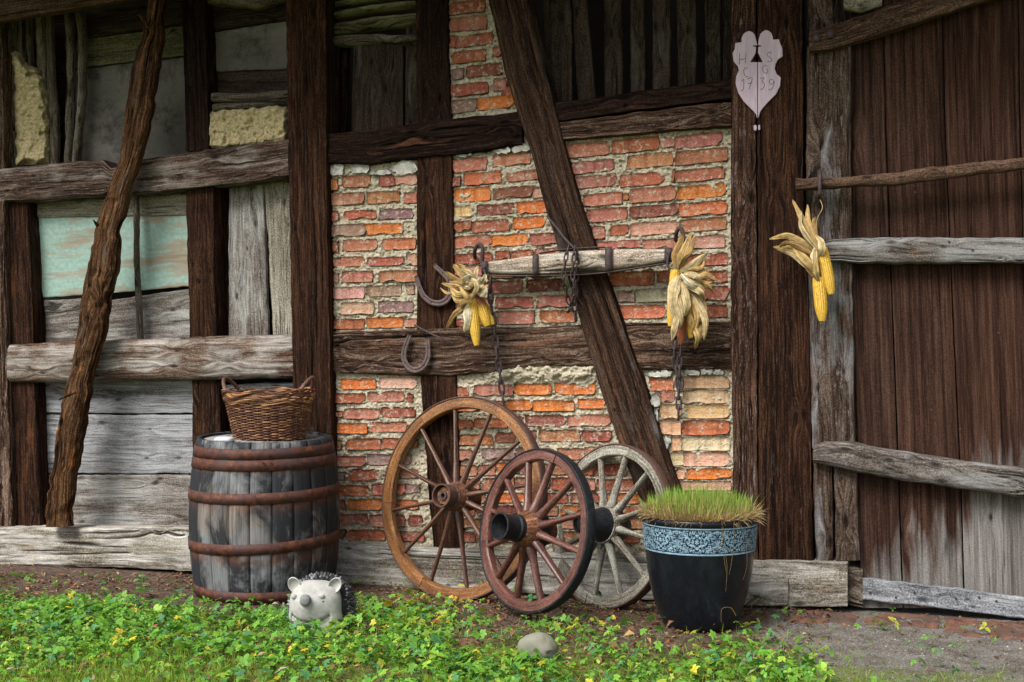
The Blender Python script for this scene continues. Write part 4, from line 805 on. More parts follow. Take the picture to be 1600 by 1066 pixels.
# ---------------------------------------------------------------- cart wheels
def wheel(px, py, d, alpha, tilt, RR, rimw, depth, nsp, mat_f, mat_s, mat_hub, mat_tyre, label, hub, ang0=0.0, tyre_t=0.008, sp_r=(0.016, 0.012), nfel=6, seed=0, hubmat2=None):
    """alpha: yaw of the wheel's face from the view axis to the left; tilt: lean back"""
    c = D(px, py, d)
    n_h = -FW*math.cos(R(alpha))-RT*math.sin(R(alpha)); up = np.array([0, 0, 1.0])
    nrm = n_h*math.cos(R(tilt))+up*math.sin(R(tilt)); hx = np.cross(nrm, up); hx = -hx/np.linalg.norm(hx); v = np.cross(nrm, hx); 
    if v[2] < 0: v = -v; 
    hx = np.cross(v, nrm)
    # local axes: x = hx (right seen from the front), y = -nrm (away), z = v
    m = Matrix((( hx[0], -nrm[0], v[0], c[0]), (hx[1], -nrm[1], v[1], c[1]), (hx[2], -nrm[2], v[2], c[2]), (0, 0, 0, 1)))
    root = empty('cart_wheel', (0, 0, 0), label=label, cat='wheel', group='old cart wheels leaning on the wall'); root.matrix_world = m
    rd = np.random.default_rng(seed)
    # tyre
    nn = 128; a = np.arange(nn)*2*np.pi/nn; prof = [(RR-tyre_t, 0.001), (RR-0.0015, 0.0), (RR, 0.002), (RR, depth-0.002), (RR-0.0015, depth), (RR-tyre_t, depth)]
    V = np.stack([np.stack([r_*np.cos(a), np.full(nn, y_), r_*np.sin(a)], -1) for r_, y_ in prof], 1).reshape(-1, 3)
    mesh('tyre', V, [grid_faces(nn, 6, True, True)], mat_tyre, root)
    ro = RR-tyre_t-0.0005; ri = RR-rimw
    for k in range(nfel):
        a0 = ang0+k*2*np.pi/nfel+0.18; a1 = a0+2*np.pi/nfel-0.004; m_ = 22; aa = np.linspace(a0, a1, m_); dy = rd.normal(0, 0.0012)
        b = 0.006
        prof = [(ri+b, 0.004+dy), (ri+(ro-ri)*0.3, 0.0032+dy), (ri+(ro-ri)*0.65, 0.0036+dy), (ro-0.001, 0.004+dy), (ro, 0.008), (ro, depth-0.008), (ro-0.001, depth-0.004), (ri+b, depth-0.004), (ri+0.001, depth-0.004-b), (ri, depth/2), (ri+0.001, 0.004+b+dy)]
        K = len(prof); V = []; gcs = []; 
        wave = 0.0015*fbm(aa*6, seed+k*3.1, 2, 3)
        for j, (r_, y_) in enumerate(prof):
            V.append(np.stack([(r_+wave)*np.cos(aa), np.full(m_, y_)+0.0012*vnoise(aa*20, j*1.9, seed), (r_+wave)*np.sin(aa)], -1)); gcs.append(np.stack([aa*RR+k*7+seed, np.full(m_, r_+y_), np.full(m_, k+seed)], -1))
        V = np.stack(V, 1).reshape(-1, 3); gc = np.stack(gcs, 1).reshape(-1, 3)
        caps = [np.arange(K)[None, ::-1], (np.arange(K)+(m_-1)*K)[None]]
        o = mesh('felloe', V, [grid_faces(m_, K, False, True)]+caps, mat_f, root, True, {'gc': gc, 'cav': np.zeros(len(V))}); 
        o.data.set_sharp_from_angle(angle=R(35))
    hr, hl, dish = hub['r'], hub['len'], hub['dish']
    for k in range(nsp):
        a = ang0+(k+0.5)*2*np.pi/nsp; dr = np.array([math.cos(a), 0, math.sin(a)]); m_ = 18; u = np.linspace(0, 1, m_); r0 = hr*0.8; r1 = ri+0.012
        P = dr[None]*(r0+(r1-r0)*u)[:, None]; P[:, 1] = depth/2-dish*(1-u)
        wdt = sp_r[1]+(sp_r[0]-sp_r[1])*np.clip(1-u*1.6, 0, 1); wdt = wdt*(1+0.25*np.exp(-((u-0.12)/0.1)**2)); ell = 1.25
        tang = np.array([-math.sin(a), 0, math.cos(a)]); nn = 12; t_ = np.arange(nn)*2*np.pi/nn
        V = P[:, None]+wdt[:, None, None]*(np.cos(t_)[None, :, None]*tang*0.85+np.sin(t_)[None, :, None]*np.array([0, 1.25, 0]))
        gc = np.stack([np.broadcast_to((u*RR)[:, None], (m_, nn))+k*3+seed, np.broadcast_to(t_[None]*0.012, (m_, nn)), np.full((m_, nn), k)], -1).reshape(-1, 3)
        mesh('spoke', V.reshape(-1, 3), [grid_faces(m_, nn, False, True)], mat_s, root, True, {'gc': gc, 'cav': np.zeros(m_*nn)})
    for (nm, prof, mt) in hub['parts']:
        nn = 48; a = np.arange(nn)*2*np.pi/nn; K = len(prof)
        cl = nm != 'hub'
        V = np.stack([np.stack([r_*np.cos(a), np.full(nn, y_), r_*np.sin(a)], -1) for r_, y_ in prof], 1).reshape(-1, 3)
        if mt is M['hubw'] or mt is M['w_grey']:
            cr_ = vnoise(a*14, 1.0, seed)*0.003
            V = V.reshape(nn, K, 3); V = V*(1+np.stack([cr_/0.1, 0*cr_, cr_/0.1], -1)[:, None]*0.6); V = V.reshape(-1, 3)
        gc = np.stack([V[:, 1], np.repeat(a*0.09, K), np.zeros(nn*K)+seed], -1)
        o = mesh(nm, V, [grid_faces(nn, K, True, cl)[:, ::-1]], mt, root, True, {'gc': gc, 'cav': np.zeros(len(V))}); o.data.set_sharp_from_angle(angle=R(40))
    return root
# y negative = towards the viewer; the wheel's own face starts at y = 0
def pipe(nm, r0, y0, r1, y1, th, mt): return (nm, [(r0, y0), (r1, y1), (r1-th, y1), (r0-th, y0)], mt)
big_hub = dict(r=0.075, len=0.2, dish=0.035, parts=[
    ('hub', [(0.01, 0.13), (0.060, 0.13), (0.072, 0.07), (0.079, 0.0), (0.076, -0.035), (0.062, -0.07), (0.05, -0.11), (0.045, -0.118), (0.02, -0.118)], M['hubw']),
    ('hub_band', [(0.082, 0.02), (0.084, 0.0), (0.083, -0.02), (0.077, -0.02), (0.077, 0.02)], M['tyre']), ('hub_band', [(0.069, -0.05), (0.066, -0.066), (0.060, -0.066), (0.062, -0.05)], M['tyre']),
    pipe('nose_ring', 0.061, -0.075, 0.061, -0.142, 0.007, M['hoopo'] if 'hoopo' in M else M['tyre']), ('axle_tube', [(0.024, -0.10), (0.024, -0.128), (0.013, -0.128), (0.013, -0.10)], M['iron'])])
wheel(715.5, 777, 6.78, 36.5, 9, 0.541, 0.066, 0.055, 12, M['w_orange'], M['w_spoke'], None, M['tyre'], 'largest wheel, orange brown varnished rim with twelve thin spokes', big_hub, ang0=R(-3), sp_r=(0.0155, 0.0115), seed=1, nfel=6)
grey_hub = dict(r=0.085, len=0.2, dish=0.03, parts=[
    ('hub', [(0.01, 0.12), (0.060, 0.12), (0.085, 0.07), (0.098, 0.02), (0.096, -0.02), (0.075, -0.08), (0.06, -0.15), (0.052, -0.16), (0.02, -0.16)], M['rubber']),
    ('hub_band', [(0.102, 0.035), (0.105, 0.01), (0.105, -0.012), (0.098, -0.018), (0.098, 0.035)], M['tyre']), ('hub_band', [(0.099, -0.022), (0.097, -0.038), (0.090, -0.038), (0.091, -0.022)], M['w_grey']),
    pipe('nose_ring', 0.064, -0.13, 0.062, -0.18, 0.007, M['rubber'])])
wheel(948, 821, 6.56, 51, 11, 0.424, 0.062, 0.055, 12, M['w_grey'], M['w_grey'], None, M['tyre'], 'bare grey weathered wheel half hidden behind the plant pot', grey_hub, ang0=R(8), sp_r=(0.021, 0.015), seed=2)
red_hub = dict(r=0.08, len=0.25, dish=0.04, parts=[
    ('hub', [(0.01, 0.12), (0.060, 0.12), (0.075, 0.07), (0.090, 0.02), (0.092, -0.03), (0.078, -0.06), (0.064, -0.085), (0.055, -0.10), (0.02, -0.10)], M['hubw']),
    ('hub_band', [(0.097, 0.045), (0.100, 0.02), (0.098, -0.015), (0.090, -0.018), (0.090, 0.045)], M['rubber']),
    ('nose_ring', [(0.060, -0.078), (0.066, -0.082), (0.066, -0.105), (0.060, -0.112), (0.062, -0.185), (0.066, -0.19), (0.066, -0.198), (0.058, -0.199), (0.054, -0.16), (0.050, -0.155), (0.050, -0.14), (0.046, -0.135), (0.046, -0.115), (0.02, -0.108)], M['rubber'])])
wheel(829.5, 828, 6.17, 50.5, 10, 0.396, 0.058, 0.054, 12, M['w_red'], M['w_red'], None, M['rubber'], 'foremost wheel, red brown painted with black tyre and black hub nose', red_hub, ang0=R(4), tyre_t=0.010, sp_r=(0.0205, 0.0165), seed=3)

# ---------------------------------------------------------------- plant pot with cropped grass
pc = G(1105, 965, 0.0); pc = D(1093, 962, 6.02)
pot = empty('plant_pot', (pc[0], pc[1], 0.012), (0, 0, 0.3), label='tall black glazed plant pot with a blue white ornamental band and cropped grass', cat='plant pot')
kx = 6.02/F_PX; PH_ = 0.512
prof = [(0.0, 0.004), (0.166, 0.0), (0.172, 0.006), (0.190, 0.05), (0.212, 0.11), (0.231, 0.18), (0.245, 0.26), (0.2515, 0.32), (0.2545, 0.355)]
def rev_obj(name, prof, mat, parent, n=72, smooth=True, **kw):
    V, q = revolve(prof, n); return mesh(name, V, [q], mat, parent, smooth)
# densify
pr = np.array(prof); zz = np.linspace(0, 1, 40); L_ = np.linspace(0, 1, len(pr)); prd = np.stack([np.interp(zz, L_, pr[:, k]) for k in (0, 1)], 1)
def pot_mats():
    t = NT('black_pot_glaze'); p = t.obj(); a = t.noise(t.map(p, (1, 1, 0.35)), 14, 6, 0.65)
    c = t.ramp(a, [(0.45, (0.006, 0.007, 0.010)), (0.62, (0.009, 0.012, 0.016)), (0.8, (0.03, 0.045, 0.06))])
    M['potb'] = t.fin(c, t.ramp(a, [(0.4, 0.22), (0.7, 0.45)]), t.bump(t.noise(p, 90, 4), 0.12, 0.003), 0.25)
    t = NT('band_pattern_glaze'); v = t.attr('vc', 'Color'); a = t.noise(t.obj(), 60, 4)
    sp = t.n('SeparateColor'); t.L(v, sp.inputs[0])
    c = t.mix(t.ramp(sp.outputs[0], [(0.42, 0.0), (0.58, 1.0)]), (0.006, 0.014, 0.024), t.ramp(a, [(0.3, (0.10, 0.19, 0.27)), (0.7, (0.28, 0.41, 0.49))]))
    M['band'] = t.fin(c, 0.45, None, 0.25)
pot_mats()
rev_obj('pot_body', prd, M['potb'], pot)
# ornamental band: relief with mirrored scrolls
nA, nZ = 720, 64; z0, z1 = 0.357, 0.481
a = np.arange(nA)*2*np.pi/nA; v = np.linspace(0, 1, nZ); A_, V_ = np.meshgrid(a, v, indexing='ij')
rep_ = 9; ua = (A_*rep_/(2*np.pi)) % 1.0; um = np.abs(ua-0.5)*2; vm = np.abs(V_-0.5)*2
X_ = um*0.17*1.0; Y_ = V_*0.124
def orn(X_, Y_, um, vm):
    cx_, cy_ = 0.0, 0.062; r1_ = np.hypot(X_-cx_, (Y_-cy_)*1.15); t1 = np.arctan2(Y_-cy_, X_-cx_)
    f = np.sin(r1_*230+1.2*np.cos(t1*8))*0.8
    g = 0
    for (sx_, sy_, dr) in ((0.055, 0.030, 1), (0.055, 0.094, -1), (0.030, 0.016, -1), (0.030, 0.108, 1), (0.078, 0.062, 1)):
        r2 = np.hypot(X_-sx_, Y_-sy_); t2 = np.arctan2(Y_-sy_, X_-sx_)*dr
        g = g+np.exp(-(r2/0.019)**2)*2.2*np.sin(t2*1+r2*340)
    n_ = 0.8*np.sin(X_*270+3*np.sin(Y_*190))*np.sin(Y_*290+3*np.cos(X_*160))
    return f*np.exp(-(r1_/0.035)**2)*2+g+n_
o_ = orn(X_, Y_, um, vm); o_ = 1/(1+np.exp(-o_*2.4))
bord = (V_ < 0.055) | (V_ > 0.945); o_ = np.where(bord, 1.0, o_); o_ = np.where(((V_ > 0.055) & (V_ < 0.09)) | ((V_ < 0.945) & (V_ > 0.91)), 0.0, o_)
Rb = 0.2548+0.0125*V_+0.0005+0.0022*o_
Vv = np.stack([Rb*np.cos(A_), Rb*np.sin(A_), z0+(z1-z0)*V_], -1).reshape(-1, 3)
cc_ = o_.ravel(); mesh('ornamental_band', Vv, [grid_faces(nA, nZ, cu=True)], M['band'], pot, True, {'vc': np.stack([cc_, cc_, cc_, np.ones_like(cc_)], -1)})
rev_obj('pot_rim', [(0.2672, 0.480), (0.272, 0.484), (0.275, 0.492), (0.275, 0.505), (0.271, 0.512), (0.262, 0.513), (0.256, 0.508), (0.252, 0.48), (0.250, 0.40)], M['potb'], pot)
rev_obj('pot_soil', [(0.251, 0.485), (0.2, 0.492), (0.1, 0.497), (0.0, 0.498)], M['ground'], pot, 40)
def blades(n, mat, name, parent, fn):
    """fn(i) -> base, tip, bend, width, col base, col tip"""
    V = np.zeros((n, 7, 3)); C = np.ones((n, 7, 4))
    for i in range(n):
        b, t_, bd, wd_, cb, ct = fn(i); mid = (b+t_)/2+bd; d = t_-b; s_ = np.cross(d, [random.gauss(0, 1), random.gauss(0, 1), 0.2]); s_ = s_/(np.linalg.norm(s_)+1e-9)*wd_/2
        m1 = b*0.56+mid*0.38+t_*0.06; m2 = b*0.1+mid*0.5+t_*0.4
        V[i] = [b-s_*0.7, b+s_*0.7, m1-s_, m1+s_, m2-s_*0.75, m2+s_*0.75, t_]
        for k, f_ in enumerate((0, 0, .15, .15, .75, .75, 1)): C[i, k, :3] = np.array(cb)*(1-f_)+np.array(ct)*f_
    base = (np.arange(n)*7)[:, None]; q = np.concatenate([base+np.array([0, 1, 3, 2]), base+np.array([2, 3, 5, 4])]); t3 = base+np.array([4, 5, 6])
    return mesh(name, V.reshape(-1, 3), [q, t3], mat, parent, False, {'vc': C.reshape(-1, 4)})
def potblade(i):
    r = 0.255*math.sqrt(random.random()); a = random.random()*6.283; b = np.array([r*math.cos(a), r*math.sin(a), 0.495])
    hgt = random.uniform(0.09, 0.185)*(1-0.38*(r/0.26)**2); out = 0.003+0.016*(r/0.26)**2
    live = random.random() < 0.62-0.45*(r/0.26)**2
    if not live: hgt *= random.uniform(0.35, 0.75); out *= 1.5
    t_ = b+np.array([math.cos(a)*out+random.gauss(0, 0.018), math.sin(a)*out+random.gauss(0, 0.018), hgt])
    bd = np.array([math.cos(a)*out*-0.1, math.sin(a)*out*-0.1, 0.012])
    k = random.uniform(0.7, 1.25)
    tan = (0.46*k, 0.32*k, 0.14*k); g_ = (0.20*k, 0.40*k, 0.045*k) if random.random() < 0.8 else (0.28*k, 0.36*k, 0.06*k)
    return b, t_, bd, random.uniform(0.0026, 0.005), tan, (g_ if live else (0.48*k, 0.34*k, 0.16*k))
o = blades(4200, M['blade'], 'cropped_grass', pot, potblade); o['kind'] = 'stuff'
def potover(i):
    a = random.random()*6.283; r = 0.25; b = np.array([r*math.cos(a), r*math.sin(a), 0.505]); out = random.uniform(0.01, 0.045)
    t_ = b+np.array([math.cos(a)*out, math.sin(a)*out, random.uniform(-0.03, 0.05)])+np.array([random.gauss(0, .02), random.gauss(0, .02), 0]); k = random.uniform(0.6, 1.2)
    return b, t_, np.array([0, 0, 0.02]), 0.003, (0.34*k, 0.23*k, 0.10*k), (0.50*k, 0.36*k, 0.18*k)
o = blades(900, M['blade'], 'drooping_straw', pot, potover); o['kind'] = 'stuff'
def wpix(pts, d): return np.array([D(x, y, dd) for (x, y), dd in zip(pts, np.linspace(d[0], d[1], len(pts)))])
def smooth_path(P, n=30):
    P = np.asarray(P, float); m = len(P); t = np.linspace(0, m-1, n); out = []
    for x in t:
        i = min(int(x), m-2); f = x-i; p0 = P[max(i-1, 0)]; p1 = P[i]; p2 = P[i+1]; p3 = P[min(i+2, m-1)]
        out.append(0.5*((2*p1)+(-p0+p2)*f+(2*p0-5*p1+4*p2-p3)*f*f+(-p0+3*p1-3*p2+p3)*f**3))
    return np.array(out)
bpy.context.view_layer.update(); ipot = np.array(pot.matrix_world.inverted())
for pts, dd in (([(1132, 812), (1131, 850), (1136, 885), (1134, 924)], (5.76, 5.79)), ([(1147, 812), (1146, 850), (1142, 885), (1137, 905)], (5.77, 5.80)), ([(1163, 812), (1167, 860), (1166, 890), (1155, 920)], (5.82, 5.86)), ([(1128, 812), (1130, 860), (1134, 890), (1136, 900)], (5.75, 5.80)),
                ([(1150, 962), (1142, 950), (1128, 952), (1127, 972)], (5.72, 5.72))):
    P = smooth_path(wpix(pts, dd)); P = (np.c_[P, np.ones(len(P))]@ipot.T)[:, :3]; mb = MB(); mb.tube(P, np.linspace(0.0011, 0.0006, 30), 5); mb.A['vc'] = [np.tile([0.30, 0.18, 0.075, 1], (mb.n, 1))]
    mb.build('hanging_root', M['litter'], pot, True)

# ---------------------------------------------------------------- garden figure of a hedgehog
hd = D(495, 985, 5.98)
hg = empty('hedgehog_figure', (hd[0], hd[1], -0.025), (0, 0, PHI-0.04), label='smiling grey stone hedgehog garden figure with dark ribbed quills', cat='garden figure'); hg.scale = (1.34, 1.12, 1.12)
# local: -y towards viewer, x right
M['hstone'] = rough_mat('cast_stone', [(0.3, (0.24, 0.24, 0.22)), (0.5, (0.40, 0.395, 0.37)), (0.7, (0.50, 0.49, 0.46))], 26, 0.5, (7, (0.30, 0.30, 0.28), 0.6), dist=0.004)
M['hnose'] = rough_mat('grey_nose_stone', [(0.3, (0.13, 0.14, 0.14)), (0.7, (0.25, 0.26, 0.26))], 40, 0.5, dist=0.003)
n = 72; th = np.linspace(0.0, np.pi, n); ph = np.arange(n*2)*np.pi/n; PH2, TH2 = np.meshgrid(ph, th, indexing='ij')
d = np.stack([np.sin(TH2)*np.cos(PH2), np.sin(TH2)*np.sin(PH2), np.cos(TH2)], -1)
P = np.sign(d)*np.abs(d)**0.72*np.array([0.092, 0.085, 0.118]); P[..., 2] += 0.105
P[..., 0] *= 1+0.16*np.clip((0.10-P[..., 2])/0.1, 0, 1)
# snout swells towards the nose, at left of centre and upper half
sn = np.exp(-(((P[..., 0]+0.018)/0.060)**2+((P[..., 2]-0.135)/0.060)**2))*(d[..., 1] < 0); P[..., 1] -= 0.030*sn
# smile groove
mz = 0.062+0.020*((P[..., 0]+0.010)/0.055)**2; gr = np.exp(-((P[..., 2]-mz)/0.0035)**2)*(np.abs(P[..., 0]+0.010) < 0.066)*(d[..., 1] < 0); P[..., 1] += 0.018*gr
ch = np.exp(-((P[..., 2]-mz+0.016)/0.016)**2)*(np.abs(P[..., 0]+0.010) < 0.07)*(d[..., 1] < 0); P[..., 1] += 0.010*ch
mesh('head', P.reshape(-1, 3), [grid_faces(2*n, n, cu=True)], M['hstone'], hg, True)
lumpy('nose', (-0.020, -0.120, 0.160), (0.019, 0.021, 0.024), M['hnose'], hg, 4, 0.01, 20)
for sx_ in (-1, 1):
    n = 20; mb = MB(); u = np.linspace(0, 1, 10); a = np.arange(n)*2*np.pi/n; U_, A2 = np.meshgrid(u, a, indexing='ij')
    X2 = 0.024*U_*np.cos(A2)*0.9; Z2 = 0.033*U_*np.sin(A2); Y2 = -0.012*(U_**3)-0.004*(U_ > 0.85)
    F = np.stack([X2, Y2, Z2], -1).reshape(-1, 3); B_ = F.copy(); B_[:, 1] += 0.010; B_[:, [0, 2]] *= 1.06
    q = grid_faces(10, n, cv=True); q2 = q[:, ::-1]+10*n; e_ = [[9*n+j, 10*n+9*n+j, 10*n+9*n+(j+1) % n, 9*n+(j+1) % n] for j in range(n)]
    V = np.concatenate([F, B_]); ca, sa = math.cos(sx_*0.35), math.sin(sx_*0.35); V = np.stack([V[:, 0]*ca+V[:, 2]*sa, V[:, 1], -V[:, 0]*sa+V[:, 2]*ca], -1)
    mesh('ear', V+np.array([sx_*0.070, -0.035, 0.208]), [q, q2, np.array(e_)], M['hstone'], hg, True)
lumpy('eye', (0.030, -0.088, 0.172), (0.011, 0.008, 0.010), M['hstone'], hg, 6, 0.02, 10); lumpy('eye', (-0.066, -0.082, 0.168), (0.010, 0.008, 0.010), M['hstone'], hg, 7, 0.02, 10)
lumpy('eye_hole', (0.036, -0.0905, 0.150), (0.004, 0.004, 0.004), M['rubber'], hg, 8, 0.0, 6)
for sx_ in (-1, 1): lumpy('paw', (sx_*0.062, -0.060, 0.022), (0.034, 0.042, 0.026), M['hstone'], hg, 9+sx_, 0.03, 14)
lumpy('back', (0.010, 0.050, 0.098), (0.108, 0.105, 0.135), M['rubber'], hg, 5, 0.03, 24)
qm = MB(); nq = 620
for i in range(nq):
    tt = math.acos(1-1.55*(i+0.5)/nq); pp = i*2.39996; dr = np.array([math.sin(tt)*math.cos(pp), math.sin(tt)*math.sin(pp), math.cos(tt)])
    if dr[1] < -0.62: continue
    p0 = np.array([0.010, 0.050, 0.098])+dr*np.array([0.106, 0.103, 0.133]); lean = np.array([0, 0.9, -0.15]); t_ = dr*0.55+lean*0.7+np.array([random.gauss(0, .12), 0, random.gauss(0, .12)]); t_ /= np.linalg.norm(t_)
    s1 = np.cross(t_, dr); s1 /= np.linalg.norm(s1)+1e-9; s2 = np.cross(s1, t_); ln = random.uniform(0.020, 0.030); wq = 0.0085
    V = [p0-s1*wq, p0+s2*wq*0.8, p0+s1*wq, p0-s2*wq*0.5, p0+t_*ln*0.6-s1*wq*0.8, p0+t_*ln*0.6+s2*wq*0.9, p0+t_*ln*0.6+s1*wq*0.8, p0+t_*ln*0.6-s2*wq*0.3, p0+t_*ln+s2*wq*0.3]
    g_ = random.choice([0.03, 0.06, 0.10, 0.18, 0.30]); qm.add(V, [[0, 1, 5, 4], [1, 2, 6, 5], [2, 3, 7, 6], [3, 0, 4, 7]], [[4, 5, 8], [5, 6, 8], [6, 7, 8], [7, 4, 8]], vc=np.tile([g_, g_*1.05, g_*1.12, 1], (9, 1)))
o = qm.build('quills', M['quill'], hg); o['kind'] = 'stuff'

# ---------------------------------------------------------------- stones on the ground
M['fieldstone'] = rough_mat('field_stone', [(0.3, (0.14, 0.13, 0.11)), (0.5, (0.23, 0.22, 0.19)), (0.7, (0.31, 0.30, 0.26))], 18, 0.5, (9, (0.17, 0.17, 0.12)), dist=0.005)
M['redstone'] = rough_mat('red_sandstone', [(0.3, (0.07, 0.035, 0.026)), (0.5, (0.16, 0.075, 0.052)), (0.7, (0.24, 0.125, 0.09))], 22, 0.8, (5, (0.085, 0.062, 0.05), 0.9))
g = G(840, 1030, 0.0); o = lumpy('field_stone', (g[0], g[1], 0.045), (0.084, 0.07, 0.062), M['fieldstone'], None, 12, 0.10, 28); tag(o, 'rounded grey green field stone standing out of the weeds', 'stone')
g = G(733, 1006, 0.0); o = lumpy('field_stone', (g[0], g[1], 0.0), (0.05, 0.05, 0.026), M['redstone'], None, 15, 0.10, 20); tag(o, 'small flat reddish stone sunk in the weeds', 'stone')
g = G(800, 1064, 0.0); o = lumpy('field_stone', (g[0], g[1], 0.0), (0.035, 0.03, 0.02), M['fieldstone'], None, 16, 0.10, 16); tag(o, 'small dark pebble at the bottom edge below the field stone', 'stone')
kerb = empty('stone_threshold', tuple(G(1400, 975)), label='worn red sandstone threshold slabs in front of the door', cat='threshold')
for (xa, xb, ya, yb) in ((1172, 1196, 950, 968), (1232, 1345, 952, 974), (1347, 1470, 955, 978), (1472, 1660, 962, 996)):
    A0 = G(xa, ya); A1 = G(xb, ya+(xb-xa)*0.06); B1 = G(xb, yb+(xb-xa)*0.06); B0 = G(xa, yb)
    nu, nv = 40, 10; U_, V2 = np.meshgrid(np.linspace(0, 1, nu), np.linspace(0, 1, nv), indexing='ij')
    Pp = (A0*(1-U_[..., None])+A1*U_[..., None])*(1-V2[..., None])+(B0*(1-U_[..., None])+B1*U_[..., None])*V2[..., None]
    ed = np.minimum(np.minimum(U_, 1-U_)*nu/3, np.minimum(V2, 1-V2)*nv/2.2); zz = 0.012*np.clip(ed, 0, 1)-0.02*(ed < 0.2)-0.010+0.022*fbm(Pp[..., 0]*18, Pp[..., 1]*18, 3, 3)+0.004
    Pp[..., 2] = zz+ground_h(Pp[..., 0], Pp[..., 1]); Pp[..., 1] += 0.02*fbm(Pp[..., 0]*9, 0, 5, 2)
    bt = Pp.copy(); bt[..., 2] -= 0.05
    per = [(i, 0) for i in range(nu)]+[(nu-1, j) for j in range(1, nv)]+[(i, nv-1) for i in range(nu-2, -1, -1)]+[(0, j) for j in range(nv-2, 0, -1)]
    idx = np.array([i*nv+j for i, j in per]); m_ = len(idx); jj = np.arange(m_); kk = (jj+1) % m_; base = nu*nv
    mesh('slab', np.concatenate([Pp.reshape(-1, 3), bt.reshape(-1, 3)[idx]]), [grid_faces(nu, nv), np.stack([idx[jj], idx[kk], base+kk, base+jj], 1)], M['redstone'], kerb, True)
under(kerb)

# ---------------------------------------------------------------- round pole in the iron loop
pl = empty('round_pole', tuple(W(1243, 287, 0.15)), label='long brown round pole slipped through an iron loop at the door top', cat='pole')
T('pole', hsn((1243, 279, 297), (1330, 273, 292), (1400, 268, 289), (1450, 261, 282), (1520, 253, 273), (1640, 240, 262)), 0.16, M['pole'], pl, 0.035, 0.0175, 2, 0.6, knots=5)
under(pl)
mb = MB(); P = smooth_path([W(1280, 312, 0.09), W(1280, 305, 0.16), W(1281, 300, 0.175), W(1281, 285, 0.18), W(1281, 274, 0.165), W(1281, 268, 0.09)], 24); mb.tube(P, 0.010, 8)
o = mb.build('iron_loop', M['iron'], None, True); tag(o, 'short iron loop on the grey stile holding the round pole', 'iron loop')

# ---------------------------------------------------------------- painted shield on the big post
sh = empty('painted_shield', tuple(W(1183, 120, 0.075)), label='pale painted double shield with carved initials and year on the dark post', cat='plaque')
def cv(p): return (1120+p[0]/3.135, p[1]/3.135)
lh = [(90,212),(122,207),(121,190),(125,178),(132,166),(142,158),(155,153),(167,155),(178,161),(186,172),(191,190),(196,212),(197,222),(178,222),(178,228),(192,230),(190,258),(178,280),(162,305),(198,305),(198,580),(192,560),(180,545),(160,525),(130,495),(105,455),(92,410),(95,375),(108,345),(103,325),(82,300),(77,262),(88,240)]
rh = [(203,212),(206,190),(213,168),(225,155),(240,148),(255,152),(267,163),(273,178),(275,195),(304,193),(309,210),(320,235),(322,275),(300,290),(288,310),(283,335),(292,362),(313,380),(309,420),(290,460),(250,500),(225,528),(213,545),(207,562),(202,578),(202,305),(225,305),(212,280),(202,258),(203,230),(216,228),(216,222),(203,221)]
import bmesh
t = NT('mauve_shield_paint'); p = t.pos(); a_ = t.noise(t.map(p, (60, 60, 6)), 1.0, 5, 0.65)
M['shield'] = t.fin(t.ramp(a_, [(0.33, (0.38, 0.32, 0.37)), (0.5, (0.44, 0.35, 0.41)), (0.7, (0.54, 0.44, 0.51))]), 0.8, t.bump(a_, 0.5, 0.003), 0.2)
def plate(name, poly, wf, th, mat, parent):
    bm = bmesh.new(); vsn = [bm.verts.new(W(*cv(p_), wf)) for p_ in poly]; f = bm.faces.new(vsn)
    r_ = bmesh.ops.extrude_face_region(bm, geom=[f]); 
    for v_ in r_['geom']:
        if isinstance(v_, bmesh.types.BMVert): v_.co.y += th
    bmesh.ops.triangulate(bm, faces=[f_ for f_ in bm.faces if len(f_.verts) > 4]); bmesh.ops.recalc_face_normals(bm, faces=bm.faces)
    me = bpy.data.meshes.new(name); bm.to_mesh(me); bm.free(); me.materials.append(mat); o = bpy.data.objects.new(name, me); col.objects.link(o); o.parent = parent; return o
SHW = 0.076
M['carve'] = NT('carved_line_wood').fin((0.20, 0.145, 0.16), 0.9, None, 0.05)
plate('shield_half', lh, SHW, 0.016, M['shield'], sh); plate('shield_half', rh, SHW, 0.016, M['shield'], sh)
plate('paint_blob', [(180, 616), (192, 612), (196, 625), (192, 640), (181, 637)], SHW, 0.014, M['shield'], sh); plate('paint_blob', [(203, 614), (211, 612), (212, 634), (204, 637)], SHW, 0.014, M['shield'], sh)
LET = {'letter_h': [[(112, 262), (110, 315)], [(142, 262), (140, 310)], [(111, 292), (141, 288)]], 'letter_s': [[(270, 262), (258, 256), (248, 264), (250, 276), (264, 284), (270, 294), (262, 302), (248, 300)]],
 'letter_c': [[(152, 336), (140, 332), (132, 345), (134, 362), (142, 376), (154, 374)]], 'letter_g': [[(247, 326), (234, 320), (225, 332), (227, 350), (238, 360), (249, 352), (249, 340), (240, 340)]],
 'digit_one': [[(132, 388), (131, 430), (124, 444), (116, 444)], [(122, 396), (132, 388)]], 'digit_seven': [[(148, 388), (173, 384), (158, 436)], [(152, 410), (172, 406)]],
 'digit_three': [[(212, 384), (232, 382), (221, 400), (232, 408), (232, 424), (222, 438), (212, 436)]], 'digit_nine': [[(279, 396), (268, 388), (258, 396), (260, 410), (272, 412), (281, 398), (278, 420), (266, 438), (254, 438)]]}
for nm, strokes in LET.items():
    mb = MB()
    for s_ in strokes: mb.tube(smooth_path([W(*cv(p_), SHW+0.0008) for p_ in s_], 4*len(s_)) if len(s_) > 2 else np.array([W(*cv(p_), SHW+0.0008) for p_ in s_]), 0.0015, 6)
    mb.build(nm, M['carve'], sh)
under(sh)

